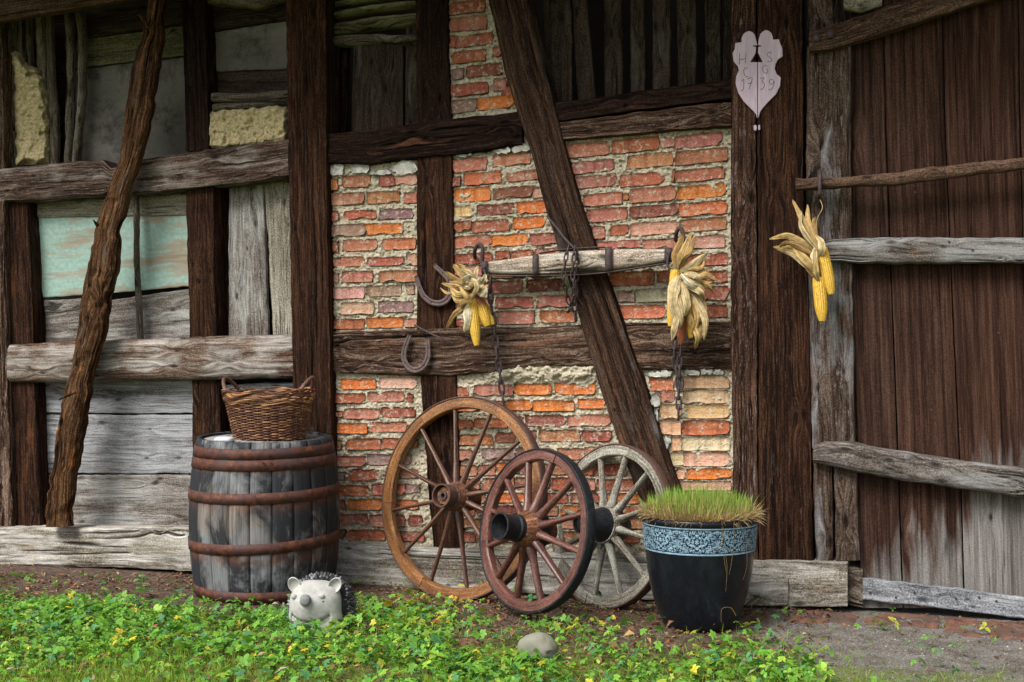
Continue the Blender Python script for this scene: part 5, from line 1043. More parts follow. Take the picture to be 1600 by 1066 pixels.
# ---------------------------------------------------------------- horseshoes
def horseshoe(cx_, cy_, wpx, hpx, ang, wf, label, spread=0.0):
    o = empty('horseshoe', tuple(W(cx_, cy_, wf)), label=label, cat='horseshoe', group='horseshoes nailed to the wall timbers')
    n = 40; u = np.linspace(0, 1, n); q_ = (u-0.5)*2; a = wpx/2; b = hpx/2; tt = np.clip(q_/0.58, -1, 1)*np.pi/2; ar = np.clip((np.abs(q_)-0.58)/0.42, 0, 1)
    x = a*np.sin(tt)*(1-0.30*ar**1.4); y = -0.95*b*np.cos(tt)+1.05*b*ar; wd_ = 0.5*(12.0-4.0*np.abs(q_))*0.85
    nx_ = np.gradient(y); ny_ = -np.gradient(x); l = np.hypot(nx_, ny_); nx_ /= l; ny_ /= l
    ca, sa = math.cos(ang), math.sin(ang); V = []
    for s_, dz in ((-1, 0.0), (-1, 0.007), (-0.25, 0.009), (-0.1, 0.0055), (0.2, 0.0055), (0.35, 0.009), (1, 0.007), (1, 0.0)):
        X2 = x+nx_*wd_*s_; Y2 = y+ny_*wd_*s_
        V.append(W(cx_+X2*ca-(-Y2)*sa, cy_+X2*sa+(-Y2)*ca, wf+dz))
    V = np.stack(V, 1).reshape(-1, 3); K = 8
    mesh('shoe', V, [grid_faces(n, K, False, True), np.arange(K)[None, ::-1], (np.arange(K)+(n-1)*K)[None]], M['shoe'], o)
    for k in (5, 9, 13, 26, 30, 34):
        c = V.reshape(n, K, 3)[k, 3:5].mean(0); mb = MB(); mb.tube([c+[0, 0.001, 0], c-[0, 0.0022, 0]], 0.0048, 6); mb.build('nail_hole', M['rubber'], o)
    under(o)
horseshoe(680, 448, 46, 58, R(-33), 0.045, 'upper rusty horseshoe tilted on the dark post beside the corn')
horseshoe(650, 553, 38, 54, R(8), 0.058, 'lower horseshoe hanging on the weathered middle beam')
def rod(pts, wfs, r, name, label, cat, mat='iron'):
    P = smooth_path([W(x, y, w_) for (x, y), w_ in zip(pts, wfs)], 24); mb = MB(); mb.tube(P, r, 8); o = mb.build(name, M[mat], None, True); tag(o, label, cat)
rod([(648, 508), (670, 520), (690, 529), (706, 536)], [0.05, 0.07, 0.07, 0.05], 0.0055, 'iron_pin', 'thin iron pin slanting between the horseshoes over the post joint', 'iron pin')

# ---------------------------------------------------------------- swingletree hung on the wall
BWF = 0.150
sw = empty('swingletree', tuple(W(900, 408, BWF)), label='bleached wooden swingletree bar with iron bands hung across the brick wall', cat='swingletree')
T('wooden_bar', hsn((760, 409, 428), (800, 403, 429), (850, 396, 429), (900, 391, 427), (940, 389, 424), (1000, 388, 416), (1042, 388, 409)), BWF, M['bar'], sw, 0.06, 0.028, 2.4, 0.9, 0.005, 0.004, wob=0.3, knots=3)
def ring_band(x0_, x1_, yT0, yB0, yT1, yB1, nm):
    n = 24; a = np.arange(n)*2*np.pi/n; V = []
    for (x_, yt, yb, g_) in ((x0_, yT0, yB0, 1.0), (x1_, yT1, yB1, 1.0)):
        for gr_ in (1.05, 1.16):
            cy_ = (yt+yb)/2; hh_ = (yb-yt)/2*gr_; ss = np.sign(np.sin(a))*np.abs(np.sin(a))**0.6; cs = np.sign(np.cos(a))*np.abs(np.cos(a))**0.6
            V.append(W(x_, cy_+hh_*ss, BWF-0.03+0.033*gr_*cs))
    V = np.stack([V[0], V[1], V[3], V[2]], 1).reshape(-1, 3); return mesh(nm, V, [grid_faces(n, 4, True, True)], M['iron'], sw)
ring_band(832, 841, 400, 429, 399, 429, 'iron_band'); ring_band(945, 957, 389, 423, 388, 422, 'iron_band')
ring_band(752, 762, 410, 427, 409, 428, 'end_cap'); ring_band(1038, 1052, 388, 409, 390, 408, 'end_cap')
# back and belly straps
for pts in ([(756, 431), (800, 431.5), (850, 431), (900, 430), (950, 426), (1000, 418.5), (1046, 411)], [(842, 396), (880, 390.5), (920, 387.5), (945, 386.5)]):
    P = np.array([W(x, y, BWF-0.028) for x, y in pts]); P = smooth_path(P, 40); V = np.stack([P+[0, -0.02, -0.003], P+[0, 0.02, -0.003], P+[0, 0.02, 0.003], P+[0, -0.02, 0.003]], 1).reshape(-1, 3)
    mesh('iron_strap', V, [grid_faces(40, 4, False, True), np.array([[0, 1, 2, 3]]), np.array([[159, 158, 157, 156]])], M['iron'], sw)
for (x_, y_) in ((756, 418), (1045, 396)):
    lumpy('rivet', W(x_, y_, BWF+0.008), (0.012, 0.009, 0.012), M['iron'], sw, 3, 0.02, 8)
mb = MB(); mb.tube(smooth_path([W(756, 420, BWF+0.012), W(759, 430, BWF+0.02), W(764, 436, BWF+0.01), W(769, 434, BWF-0.01)], 16), 0.006, 8); mb.build('hook', M['iron'], sw, True)
mb = MB(); mb.tube(smooth_path([W(1045, 398, BWF+0.012), W(1043, 412, BWF+0.02), W(1049, 430, BWF+0.01), W(1050, 448, BWF-0.01)], 16), 0.006, 8); mb.build('hook', M['iron'], sw, True)
under(sw)
# wall hooks
def hook(pts, wfs, label):
    P = smooth_path([W(x, y, w_) for (x, y), w_ in zip(pts, wfs)], 36); mb = MB(); mb.tube(P, 0.0105, 10); o = mb.build('wall_hook', M['iron'], None, True); tag(o, label, 'hook', 'iron hooks carrying the swingletree')
hook([(742, 404), (742, 392), (745, 384), (750, 382), (754, 388), (754, 400), (753, 412)], [-0.02, 0.10, 0.12, 0.125, 0.125, 0.12, 0.11], 'closed iron hook above the left end of the bar')
hook([(1056, 376), (1057, 364), (1061, 357), (1066, 360), (1068, 370), (1066, 384), (1060, 396)], [0.02, 0.10, 0.12, 0.125, 0.125, 0.12, 0.11], 'iron hook above the right end of the bar behind the corn husks')
rod([(855, 338), (868, 354), (882, 372), (893, 384), (897, 388)], [0.05, 0.09, 0.13, 0.17, 0.185], 0.0065, 'iron_spike', 'long iron spike in the slanting brace carrying the middle chain', 'iron spike')

# ---------------------------------------------------------------- chains
def link_mesh(L_, Wd, r):
    n = 28; t_ = np.arange(n)*2*np.pi/n; x = Wd*np.sign(np.cos(t_))*np.abs(np.cos(t_))**0.8; z = L_*np.sign(np.sin(t_))*np.abs(np.sin(t_))**0.75
    mb = MB(); mb.tube(np.stack([x, 0*x, z], -1), r, 7, closed=True); o = mb.build('link', M['iron'], None, True); me = o.data; bpy.data.objects.remove(o); return me
def chain(paths, L_px, Wd, r, label, group='old iron chains on the wall', wz=0.0):
    P0 = W(*paths[0][0][0], paths[0][1][0]); root = empty('chain', tuple(P0), label=label, cat='chain', group=group)
    for (pts, wfs) in paths:
        P = smooth_path([W(x, y, w_) for (x, y), w_ in zip(pts, wfs)], 300); s_ = np.concatenate([[0], np.cumsum(np.linalg.norm(np.diff(P, axis=0), axis=1))]); Lm = L_px/290.0; nl = max(2, round(s_[-1]/(Lm*0.78)))
        me = link_mesh(Lm/2, Wd, r)
        for k in range(nl):
            sc_ = (k+0.5)*s_[-1]/nl; c = np.array([np.interp(sc_, s_, P[:, j]) for j in range(3)]); c2 = np.array([np.interp(min(sc_+0.01, s_[-1]), s_, P[:, j]) for j in range(3)]); c1_ = np.array([np.interp(max(sc_-0.01, 0), s_, P[:, j]) for j in range(3)])
            t_ = Vector(c2-c1_).normalized(); yv = Vector((0, -1, 0)); xv = yv.cross(t_).normalized(); yv = t_.cross(xv).normalized()
            an = (0.25 if k % 2 else 1.35)+random.gauss(0, 0.12); mt = Matrix((xv, yv, t_)).transposed()@Matrix.Rotation(an, 3, 'Z'); m4 = mt.to_4x4(); m4.translation = Vector(c)
            o = bpy.data.objects.new('link', me); col.objects.link(o); o.parent = root; o.matrix_parent_inverse = Matrix.Translation(-Vector(P0)); o.matrix_basis = m4
    return root
chain([([(767, 436), (767, 470), (773, 520), (778, 560), (783, 600), (787, 632)], [0.15, 0.15, 0.13, 0.11, 0.08, 0.07])], 23, 0.0145, 0.0062, 'long heavy chain hanging from the left end of the bar to the big wheel')
chain([([(889, 384), (885, 400), (882, 420), (881, 440), (886, 462), (890, 478), (888, 486)], [0.19, 0.205, 0.205, 0.19, 0.12, 0.09, 0.08]), ([(898, 386), (897, 400), (895, 430), (897, 455), (893, 478), (887, 487)], [0.19, 0.21, 0.205, 0.18, 0.12, 0.08]), ([(902, 392), (900, 450), (898, 480), (899, 500)], [0.17, 0.10, 0.09, 0.09])],
      16, 0.0105, 0.0044, 'thin doubled chain looped over the middle of the bar')
chain([([(1050, 448), (1055, 500), (1054, 560), (1060, 600), (1060, 654)], [0.14, 0.13, 0.09, 0.07, 0.06])], 20, 0.0125, 0.0056, 'chain hanging under the right corn bunch to the pale bricks'); 
chain([([(1063, 540), (1062, 572), (1064, 606)], [0.10, 0.09, 0.075])], 20, 0.0125, 0.0056, 'short chain end beside the chain under the right corn bunch')

# ---------------------------------------------------------------- corn
def cob(p0, p1, rpx, wf, parent, red=False, pointed=True):
    """p0 top, p1 tip, pixels"""
    A_ = W(*p0, wf); B_ = W(*p1, wf+0.01); ax = B_-A_; Ln = np.linalg.norm(ax); ax /= Ln; r0 = rpx/290.0
    nr = 16; nk = max(14, int(Ln/0.0062)); na = nr*6; nz = nk*5; th = np.arange(na)*2*np.pi/na; u = np.linspace(0, 1, nz); TH_, U_ = np.meshgrid(th, u, indexing='ij')
    rad = r0*np.clip(1-np.clip(U_-0.55, 0, 1)**2*2.6, 0.02, 1)*(0.90+0.1*np.clip(U_*6, 0, 1))
    kr = np.abs(np.cos(TH_*nr/2))**0.6; row = np.floor(TH_*nr/(2*np.pi)+0.5); kz = np.abs(np.sin((U_*nk+0.5*(row % 2))*np.pi))**0.6
    kk_ = kr*kz; rad = rad*(1-0.13+0.13*kk_)
    e1 = np.cross(ax, [0, 1, 0.01]); e1 /= np.linalg.norm(e1); e2 = np.cross(ax, e1)
    P = A_+ax*(U_[..., None]*Ln)+rad[..., None]*(np.cos(TH_)[..., None]*e1+np.sin(TH_)[..., None]*e2)
    cell = np.sin(row*12.9+np.floor(U_*nk+0.5*(row % 2))*78.2)*43758.5; cell = cell-np.floor(cell)
    c = np.stack([0.66+0.16*cell, 0.385+0.13*cell, 0.035+0.03*cell], -1)
    if red: 
        m_ = np.clip(1.0-(U_-0.25)*4, 0, 1)[..., None] if red == 'part' else 1.0; c = c*(1-m_)+np.array([0.36, 0.10, 0.04])*(0.7+0.5*cell[..., None])*m_
    c = c*(0.55+0.45*kk_[..., None]**0.4)
    c = np.concatenate([c, np.ones(c.shape[:2]+(1,))], -1).reshape(-1, 4)
    return mesh('corn_cob', P.reshape(-1, 3), [grid_faces(na, nz, cu=True)], M['corn'], parent, True, {'vc': c})
def husk(pts, wfs, wpx, parent, curl=0.42, tone=0, tw=0.0):
    """pts centre line in pixels from the knot to the tip"""
    n = 22; P = smooth_path([W(x, y, w_) for (x, y), w_ in zip(pts, wfs)], n); u = np.linspace(0, 1, n)
    wd_ = wpx/290.0/2*0.92*(1.55*np.clip(u+0.06, 0, 1)**0.5*np.clip(1-u, 0, 1)**0.62)*(1+0.2*vnoise(u*6, wpx, tw)); wd_[-1] = 0.0005
    Tg = np.gradient(P, axis=0); Tg /= np.linalg.norm(Tg, axis=1)[:, None]+1e-9; front = np.array([0, -1.0, 0]); S_ = np.cross(Tg, front); S_ /= np.linalg.norm(S_, axis=1)[:, None]+1e-9; Nn = np.cross(S_, Tg)
    ta = tw*(u-0.2)+0.25*vnoise(u*3, tw*9, wpx); S2 = S_*np.cos(ta)[:, None]+Nn*np.sin(ta)[:, None]; N2 = np.cross(S2, Tg)
    m_ = 15; v = np.linspace(-1, 1, m_); U_, V2 = np.meshgrid(u, v, indexing='ij')
    rip = 0.0026*np.sin(V2*13+wpx+2*U_)*(0.4+U_)+0.0045*vnoise(U_*5, V2*2.2, wpx)*np.abs(V2)+0.0012*np.sin(V2*27)
    Pp = P[:, None]+S2[:, None]*(V2*wd_[:, None])[..., None]+N2[:, None]*((-curl*(V2**2)*wd_[:, None])+rip)[..., None]
    tn = [np.array([0.68, 0.47, 0.19]), np.array([0.80, 0.62, 0.34]), np.array([0.50, 0.31, 0.11]), np.array([0.85, 0.74, 0.50])][tone]
    st_ = 0.80+0.38*vnoise(V2*8, U_*0.7, wpx*3)+0.25*vnoise(V2*22, U_*1.5, 3)-0.25*np.clip(vnoise(U_*4, V2*3, wpx+5)-0.3, 0, 1); c = tn*st_[..., None]*(0.9+0.25*U_[..., None]); c = np.clip(c, 0.02, 0.9)
    B2 = Pp+N2[:, None]*-0.0008
    V = np.concatenate([Pp.reshape(-1, 3), B2.reshape(-1, 3)]); c = np.concatenate([c.reshape(-1, 3)]*2); q = grid_faces(n, m_)
    return mesh('husk_leaf', V, [q, q[:, ::-1]+n*m_], M['husk'], parent, True, {'vc': np.concatenate([c, np.ones((len(c), 1))], 1)})
cb1 = empty('corn_bunch', tuple(W(735, 445, 0.20)), label='corn bunch with crumpled husks at the left end of the bar beside a horseshoe', cat='corn', group='dried corn bunches')
cob((737, 468), (745, 540), 8.5, 0.20, cb1); cob((744, 462), (762, 510), 10, 0.165, cb1, 'part'); cob((752, 470), (770, 508), 7, 0.14, cb1)
H1 = [([(738, 470), (722, 482), (708, 492), (697, 514)], [.2, .22, .22, .2], 15, 2, .5), ([(737, 466), (730, 485), (729, 505), (726, 520)], [.2, .24, .24, .22], 19, 3, .2), ([(738, 460), (722, 452), (706, 446), (690, 443)], [.2, .2, .2, .2], 13, 0, .9),
 ([(735, 455), (718, 440), (704, 432), (695, 424)], [.2, .2, .2, .2], 13, 2, .5), ([(737, 450), (722, 430), (712, 418), (708, 413)], [.2, .2, .2, .2], 13, 0, .3), ([(740, 448), (730, 428), (722, 418), (716, 415)], [.21, .22, .22, .2], 14, 0, 1.2), ([(742, 450), (735, 430), (728, 424), (720, 424)], [.22, .24, .24, .22], 11, 1, .2),
 ([(742, 450), (742, 432), (744, 420), (748, 416)], [.21, .22, .21, .2], 11, 1, .6), ([(740, 456), (748, 444), (756, 434), (758, 428)], [.22, .24, .23, .2], 14, 1, .4), ([(740, 460), (748, 452), (756, 448), (762, 444)], [.22, .24, .24, .2], 12, 1, .8), ([(736, 462), (722, 460), (712, 458), (704, 450)], [.22, .25, .25, .22], 17, 0, .5),
 ([(734, 465), (722, 470), (712, 468), (706, 460)], [.22, .24, .24, .22], 16, 0, .2), ([(742, 458), (734, 466), (724, 472), (716, 476)], [.24, .26, .26, .24], 14, 2, .9), ([(738, 462), (744, 450), (740, 440), (732, 436)], [.24, .27, .27, .24], 13, 1, .2), ([(738, 456), (728, 446), (716, 440), (702, 440)], [.22, .25, .25, .22], 10, 2, 1.5),
 ([(740, 446), (734, 432), (726, 436), (722, 446)], [.22, .26, .27, .25], 10, 3, .4), ([(745, 455), (752, 460), (758, 456), (760, 448)], [.22, .25, .25, .23], 12, 3, .3), ([(737, 470), (730, 466), (722, 456), (718, 448)], [.24, .27, .27, .24], 12, 0, 1.0), ([(733, 460), (716, 452), (700, 458), (688, 450)], [.2, .21, .21, .2], 7, 0, 1.6)]
for i, (pts, wf, wpx, tn, tw) in enumerate(H1): husk(pts, wf, wpx, cb1, 0.55, tn, tw*(1 if i % 2 else -1))
for i in range(8):
    a = random.uniform(-2.9, -0.3); l = random.uniform(16, 30); x_, y_ = 738+random.gauss(0, 4), 452+random.gauss(0, 4)
    husk([(x_, y_), (x_+l*0.4*math.cos(a)+2, y_+l*0.4*math.sin(a)), (x_+l*math.cos(a), y_+l*0.8*math.sin(a)+4)], [.2, .25, .23], random.uniform(8, 13), cb1, 0.7, random.choice([0, 1, 0, 2, 3]), random.uniform(-2, 2))
under(cb1)
cb2 = empty('corn_bunch', tuple(W(1062, 430, 0.20)), label='large corn bunch wrapped in long pale husks hanging at the right end of the bar', cat='corn', group='dried corn bunches')
cob((1056, 422), (1048, 510), 8.5, 0.20, cb2); cob((1068, 480), (1063, 538), 7, 0.17, cb2, True); cob((1074, 470), (1080, 528), 7, 0.15, cb2)
H2 = [([(1058, 424), (1054, 400), (1062, 380), (1068, 364)], [.22, .22, .2, .18], 13, 2, .3), ([(1060, 424), (1064, 400), (1072, 380), (1080, 362)], [.22, .24, .22, .2], 14, 0, .4), ([(1062, 424), (1072, 402), (1082, 384), (1086, 368)], [.22, .24, .22, .2], 12, 0, .9), ([(1060, 422), (1068, 404), (1078, 394), (1080, 384)], [.22, .26, .25, .22], 9, 2, .6),
 ([(1062, 424), (1078, 416), (1094, 404), (1106, 396)], [.22, .24, .24, .22], 13, 1, .5), ([(1062, 426), (1082, 418), (1096, 416), (1098, 400)], [.22, .24, .23, .22], 12, 0, 1.2), ([(1060, 430), (1052, 450), (1050, 475), (1056, 500)], [.22, .26, .26, .24], 26, 1, .3), ([(1062, 432), (1056, 460), (1064, 490), (1062, 514)], [.22, .25, .25, .23], 18, 1, .6),
 ([(1060, 480), (1056, 500), (1052, 518), (1050, 532)], [.24, .25, .25, .23], 13, 1, .4), ([(1068, 432), (1080, 440), (1092, 445), (1102, 456)], [.24, .26, .26, .24], 15, 1, .8), ([(1068, 428), (1084, 430), (1090, 436), (1092, 444)], [.24, .28, .28, .25], 16, 1, .3), ([(1070, 436), (1088, 434), (1104, 428), (1118, 438)], [.23, .24, .24, .22], 12, 0, 1.0),
 ([(1070, 440), (1092, 442), (1106, 448), (1114, 456)], [.23, .24, .24, .22], 13, 2, .7), ([(1075, 444), (1094, 436), (1108, 440), (1116, 432)], [.22, .22, .22, .2], 10, 0, 1.4), ([(1072, 432), (1090, 426), (1104, 424), (1108, 416)], [.22, .22, .22, .2], 12, 0, .5), ([(1066, 440), (1070, 460), (1074, 478), (1070, 494)], [.24, .27, .27, .25], 17, 1, .6),
 ([(1068, 445), (1080, 470), (1088, 495), (1082, 524)], [.22, .24, .24, .22], 15, 0, .5), ([(1072, 450), (1090, 475), (1102, 500), (1100, 532)], [.22, .24, .24, .22], 18, 1, .5), ([(1074, 450), (1094, 470), (1100, 490), (1106, 515)], [.21, .22, .22, .2], 13, 0, .9), ([(1076, 500), (1086, 515), (1090, 530), (1086, 546)], [.22, .23, .23, .2], 11, 0, .4),
 ([(1072, 470), (1076, 490), (1082, 505), (1080, 522)], [.22, .24, .24, .22], 10, 2, .8), ([(1070, 446), (1084, 450), (1096, 458), (1100, 470)], [.25, .28, .28, .24], 14, 1, .3), ([(1064, 428), (1072, 438), (1084, 448), (1094, 452)], [.26, .29, .29, .26], 11, 3, .5), ([(1090, 500), (1094, 518), (1090, 532), (1084, 540)], [.21, .22, .22, .2], 12, 2, .6)]
for i, (pts, wf, wpx, tn, tw) in enumerate(H2): husk(pts, wf, wpx, cb2, 0.5, tn, tw*(1 if i % 2 else -1))
under(cb2)
cb3 = empty('corn_bunch', tuple(W(1278, 400, 0.20)), label='two bright yellow corn cobs with husks fanned to the left, hung on the door stile', cat='corn', group='dried corn bunches')
cob((1283, 388), (1299, 460), 9.5, 0.185, cb3); cob((1279, 434), (1285, 502), 9.5, 0.20, cb3)
H3 = [([(1278, 392), (1262, 360), (1250, 335), (1238, 312)], [.2, .21, .2, .18], 12, 0, .3), ([(1280, 390), (1270, 365), (1262, 345), (1262, 320)], [.2, .21, .2, .18], 12, 0, .8), ([(1281, 390), (1276, 370), (1272, 350), (1275, 338)], [.2, .21, .2, .18], 10, 2, .5), ([(1278, 392), (1260, 370), (1250, 350), (1252, 330)], [.21, .23, .22, .2], 11, 1, .9),
 ([(1276, 394), (1252, 378), (1228, 368), (1202, 374)], [.2, .22, .21, .19], 13, 0, .5), ([(1276, 400), (1250, 386), (1232, 380), (1218, 386)], [.22, .24, .24, .22], 12, 2, 1.2), ([(1276, 410), (1254, 396), (1232, 388), (1208, 386)], [.2, .22, .21, .19], 14, 0, .4), ([(1277, 425), (1258, 412), (1238, 398), (1214, 390)], [.2, .22, .21, .19], 14, 1, .6),
 ([(1278, 430), (1262, 410), (1246, 392), (1234, 376)], [.22, .24, .23, .21], 13, 0, .9), ([(1278, 434), (1272, 410), (1272, 395), (1276, 384)], [.22, .24, .23, .21], 15, 1, .3), ([(1280, 400), (1284, 390), (1282, 376), (1274, 368)], [.22, .24, .23, .21], 13, 1, .6), ([(1278, 436), (1266, 424), (1256, 408), (1248, 390)], [.2, .21, .21, .19], 12, 2, .7), ([(1279, 440), (1275, 428), (1274, 412), (1278, 402)], [.23, .25, .25, .23], 11, 0, .2)]
for i, (pts, wf, wpx, tn, tw) in enumerate(H3): husk(pts, wf, wpx, cb3, 0.5, tn, tw*(1 if i % 2 else -1))
mb = MB(); mb.tube(smooth_path([W(1281, 312, 0.17), W(1285, 325, 0.19), W(1276, 345, 0.19), W(1278, 370, 0.2), W(1279, 392, 0.21)], 20), 0.0018, 5); mb.A['vc'] = [np.tile([0.5, 0.36, 0.16, 1], (mb.n, 1))]; mb.build('string', M['litter'], cb3, True)
under(cb3)

# ================================================================== GROUND COVER
def project(P):
    v = P-CAM; dz = v@FW; return 800+F_PX*(v@RT)/dz, HOR-F_PX*v[:, 2]/dz
def scatter(n, seed):
    r_ = np.random.default_rng(seed); x = r_.uniform(-3.5, 2.9, n); y = r_.uniform(-2.75, -0.06, n); P = np.stack([x, y, ground_h(x, y)], -1); px, py = project(P); return P, px, py, r_
# how densely the weeds grow, in metres on the ground: wd = distance from the wall
KX = [-3.4, -2.4, -1.6, -1.1, -0.6, 0.0, 0.6, 1.0, 1.3, 1.6, 1.9, 2.6]
def edge(px): return np.interp(px, [0, 150, 300, 430, 560, 640, 750, 900, 1050, 1150, 1250, 1320], [925, 932, 945, 950, 938, 930, 948, 962, 975, 972, 985, 1010])
def leafcover():
    P, px, py, r_ = scatter(84000, 21)
    e_ = edge(px); d_ = (py-e_)/np.interp(px, [0, 500, 900, 1300], [26, 34, 70, 90]); pr_ = np.clip(d_, 0, 1)**1.3
    pr_ *= np.clip((1330-px)/110, 0, 1)*np.clip(1.0-(py-1035)/35*np.clip((420-px)/200, 0, 1), 0.12, 1)
    cl = fbm(P[:, 0]*3.5, P[:, 1]*3.5, 8, 3); pr_ *= np.clip(0.82+cl*2.0, 0.12, 1)
    pr_ = np.maximum(pr_*0.60, 0.012*(py > e_-30)*(px < 1560))
    k = r_.random(len(P)) < pr_; P = P[k]; px = px[k]; py = py[k]; N_ = len(P); print('weeds', N_)
    Vs = []; Cs = []; Qs = []; off = 0
    Vst = []; Cst = []
    for i in range(N_):
        kind = np.clip(0.25+0.9*vnoise(P[i, 0]*4, P[i, 1]*4, 3.3)+r_.normal(0, .2), 0, 1); sz = r_.uniform(0.009, 0.020)*(1.5 if kind > 0.55 else 1.0)*(1.6 if r_.random() < 0.06 else 1); nl = 5 if kind < 0.35 else 3
        hh_ = r_.uniform(0.010, 0.065); tiltd = r_.normal(0, 0.45, 2); base = P[i]; c = base+np.array([r_.normal(0, .012), r_.normal(0, .012), hh_]); a0 = r_.random()*6.28
        t_ = np.clip(r_.random()*0.9+0.08+0.22*vnoise(P[i, 0]*5, P[i, 1]*5, 9.0), 0, 0.999); k = r_.uniform(0.75, 1.4)
        yel = 0.34 if (px[i] > 620 and py[i] < 1005) else 0.11
        if t_ < yel*0.5: colr = np.array([0.56, 0.47, 0.04])
        elif t_ < yel: colr = np.array([0.36, 0.42, 0.045])
        elif t_ < 0.78: colr = np.array([0.14, 0.33, 0.037])
        elif t_ < 0.92: colr = np.array([0.09, 0.27, 0.095])
        else: colr = np.array([0.28, 0.44, 0.05])
        colr = colr*k
        for l in range(nl):
            an = a0+l*2*np.pi/nl+r_.normal(0, .12); d_ = np.array([math.cos(an), math.sin(an), 0]); sd_ = np.array([-math.sin(an), math.cos(an), 0])
            z_ = lambda v: v+np.array([0, 0, v[0]*tiltd[0]+v[1]*tiltd[1]]); L_ = sz*r_.uniform(0.85, 1.2); w_ = L_*r_.uniform(0.24, 0.44); dr = -0.12*L_; up = 0.10*L_
            pts = [np.zeros(3), d_*L_*0.45+sd_*w_+[0, 0, up], d_*L_*0.5, d_*L_*0.45-sd_*w_+[0, 0, up], d_*L_*0.85+sd_*w_*0.62+[0, 0, up*.3], d_*L_*1.05+[0, 0, dr], d_*L_*0.85-sd_*w_*0.62+[0, 0, up*.3]]
            Vs.append([c+z_(q_) for q_ in pts]); cc = colr*r_.uniform(0.85, 1.15); Cs.append([np.append(cc*f_, 1) for f_ in (0.8, 1, .9, 1, 1, 1.05, 1)])
            Qs += [[off, off+1, off+2, off+2], [off, off+2, off+3, off+3]]; Qs[-2:] = []
            Qs.append([off+1, off+4, off+5, off+2]); Qs.append([off+2, off+5, off+6, off+3]); off += 7
        Vst.append((base, c))
    V = np.array(Vs).reshape(-1, 3); C = np.array(Cs).reshape(-1, 4); nL = len(V)//7; b = (np.arange(nL)*7)[:, None]
    tr_ = np.concatenate([b+np.array([0, 1, 2]), b+np.array([0, 2, 3])])
    # stems
    S = np.array(Vst); n = len(S); sv = np.stack([S[:, 0]-[0.0007, 0, 0], S[:, 0]+[0.0007, 0, 0], S[:, 1]], 1).reshape(-1, 3); st3 = (np.arange(n)*3)[:, None]+np.array([0, 1, 2])+len(V)
    V = np.concatenate([V, sv]); C = np.concatenate([C, np.tile([0.20, 0.26, 0.06, 1], (n*3, 1))])
    o = mesh('ground_weeds', V, [np.array(Qs), np.concatenate([tr_, st3])], M['leaf'], None, False, {'vc': C}); tag(o, 'green and yellow three and five leaved weeds covering the foreground soil', 'weeds', kind='stuff')
leafcover()
def grasscover():
    P, px, py, r_ = scatter(300000, 33)
    f = np.clip((py-1010)/30, 0, 1)*np.clip((430-px)/150, 0.06, 1)*np.clip((1400-px)/100, 0, 1)+0.10*np.clip((py-1048)/14, 0, 1)*np.clip((1600-px)/60, 0, 1)+0.16*np.clip((py-edge(px)-12)/40, 0, 1)*(px < 1280)*np.clip(0.6+2*fbm(P[:, 0]*3, P[:, 1]*3, 2, 3), 0, 1)
    k = r_.random(len(P)) < f*0.55; P = P[k]; n = len(P); print('grass', n); 
    def fn(i):
        b = P[i]; h_ = r_.uniform(0.012, 0.05)*(1+0.6*(r_.random() < .2)); t_ = b+np.array([r_.normal(0, .02), r_.normal(0, .02), h_]); kk = r_.uniform(.7, 1.25); return b, t_, np.array([0, 0, .004]), 0.0022, (0.15*kk, 0.23*kk, 0.03*kk), (0.34*kk, 0.50*kk, 0.055*kk)
    o = blades(n, M['blade'], 'moss_and_grass', None, fn); tag(o, 'short mossy grass in the lower left corner of the foreground', 'grass', kind='stuff')
grasscover()
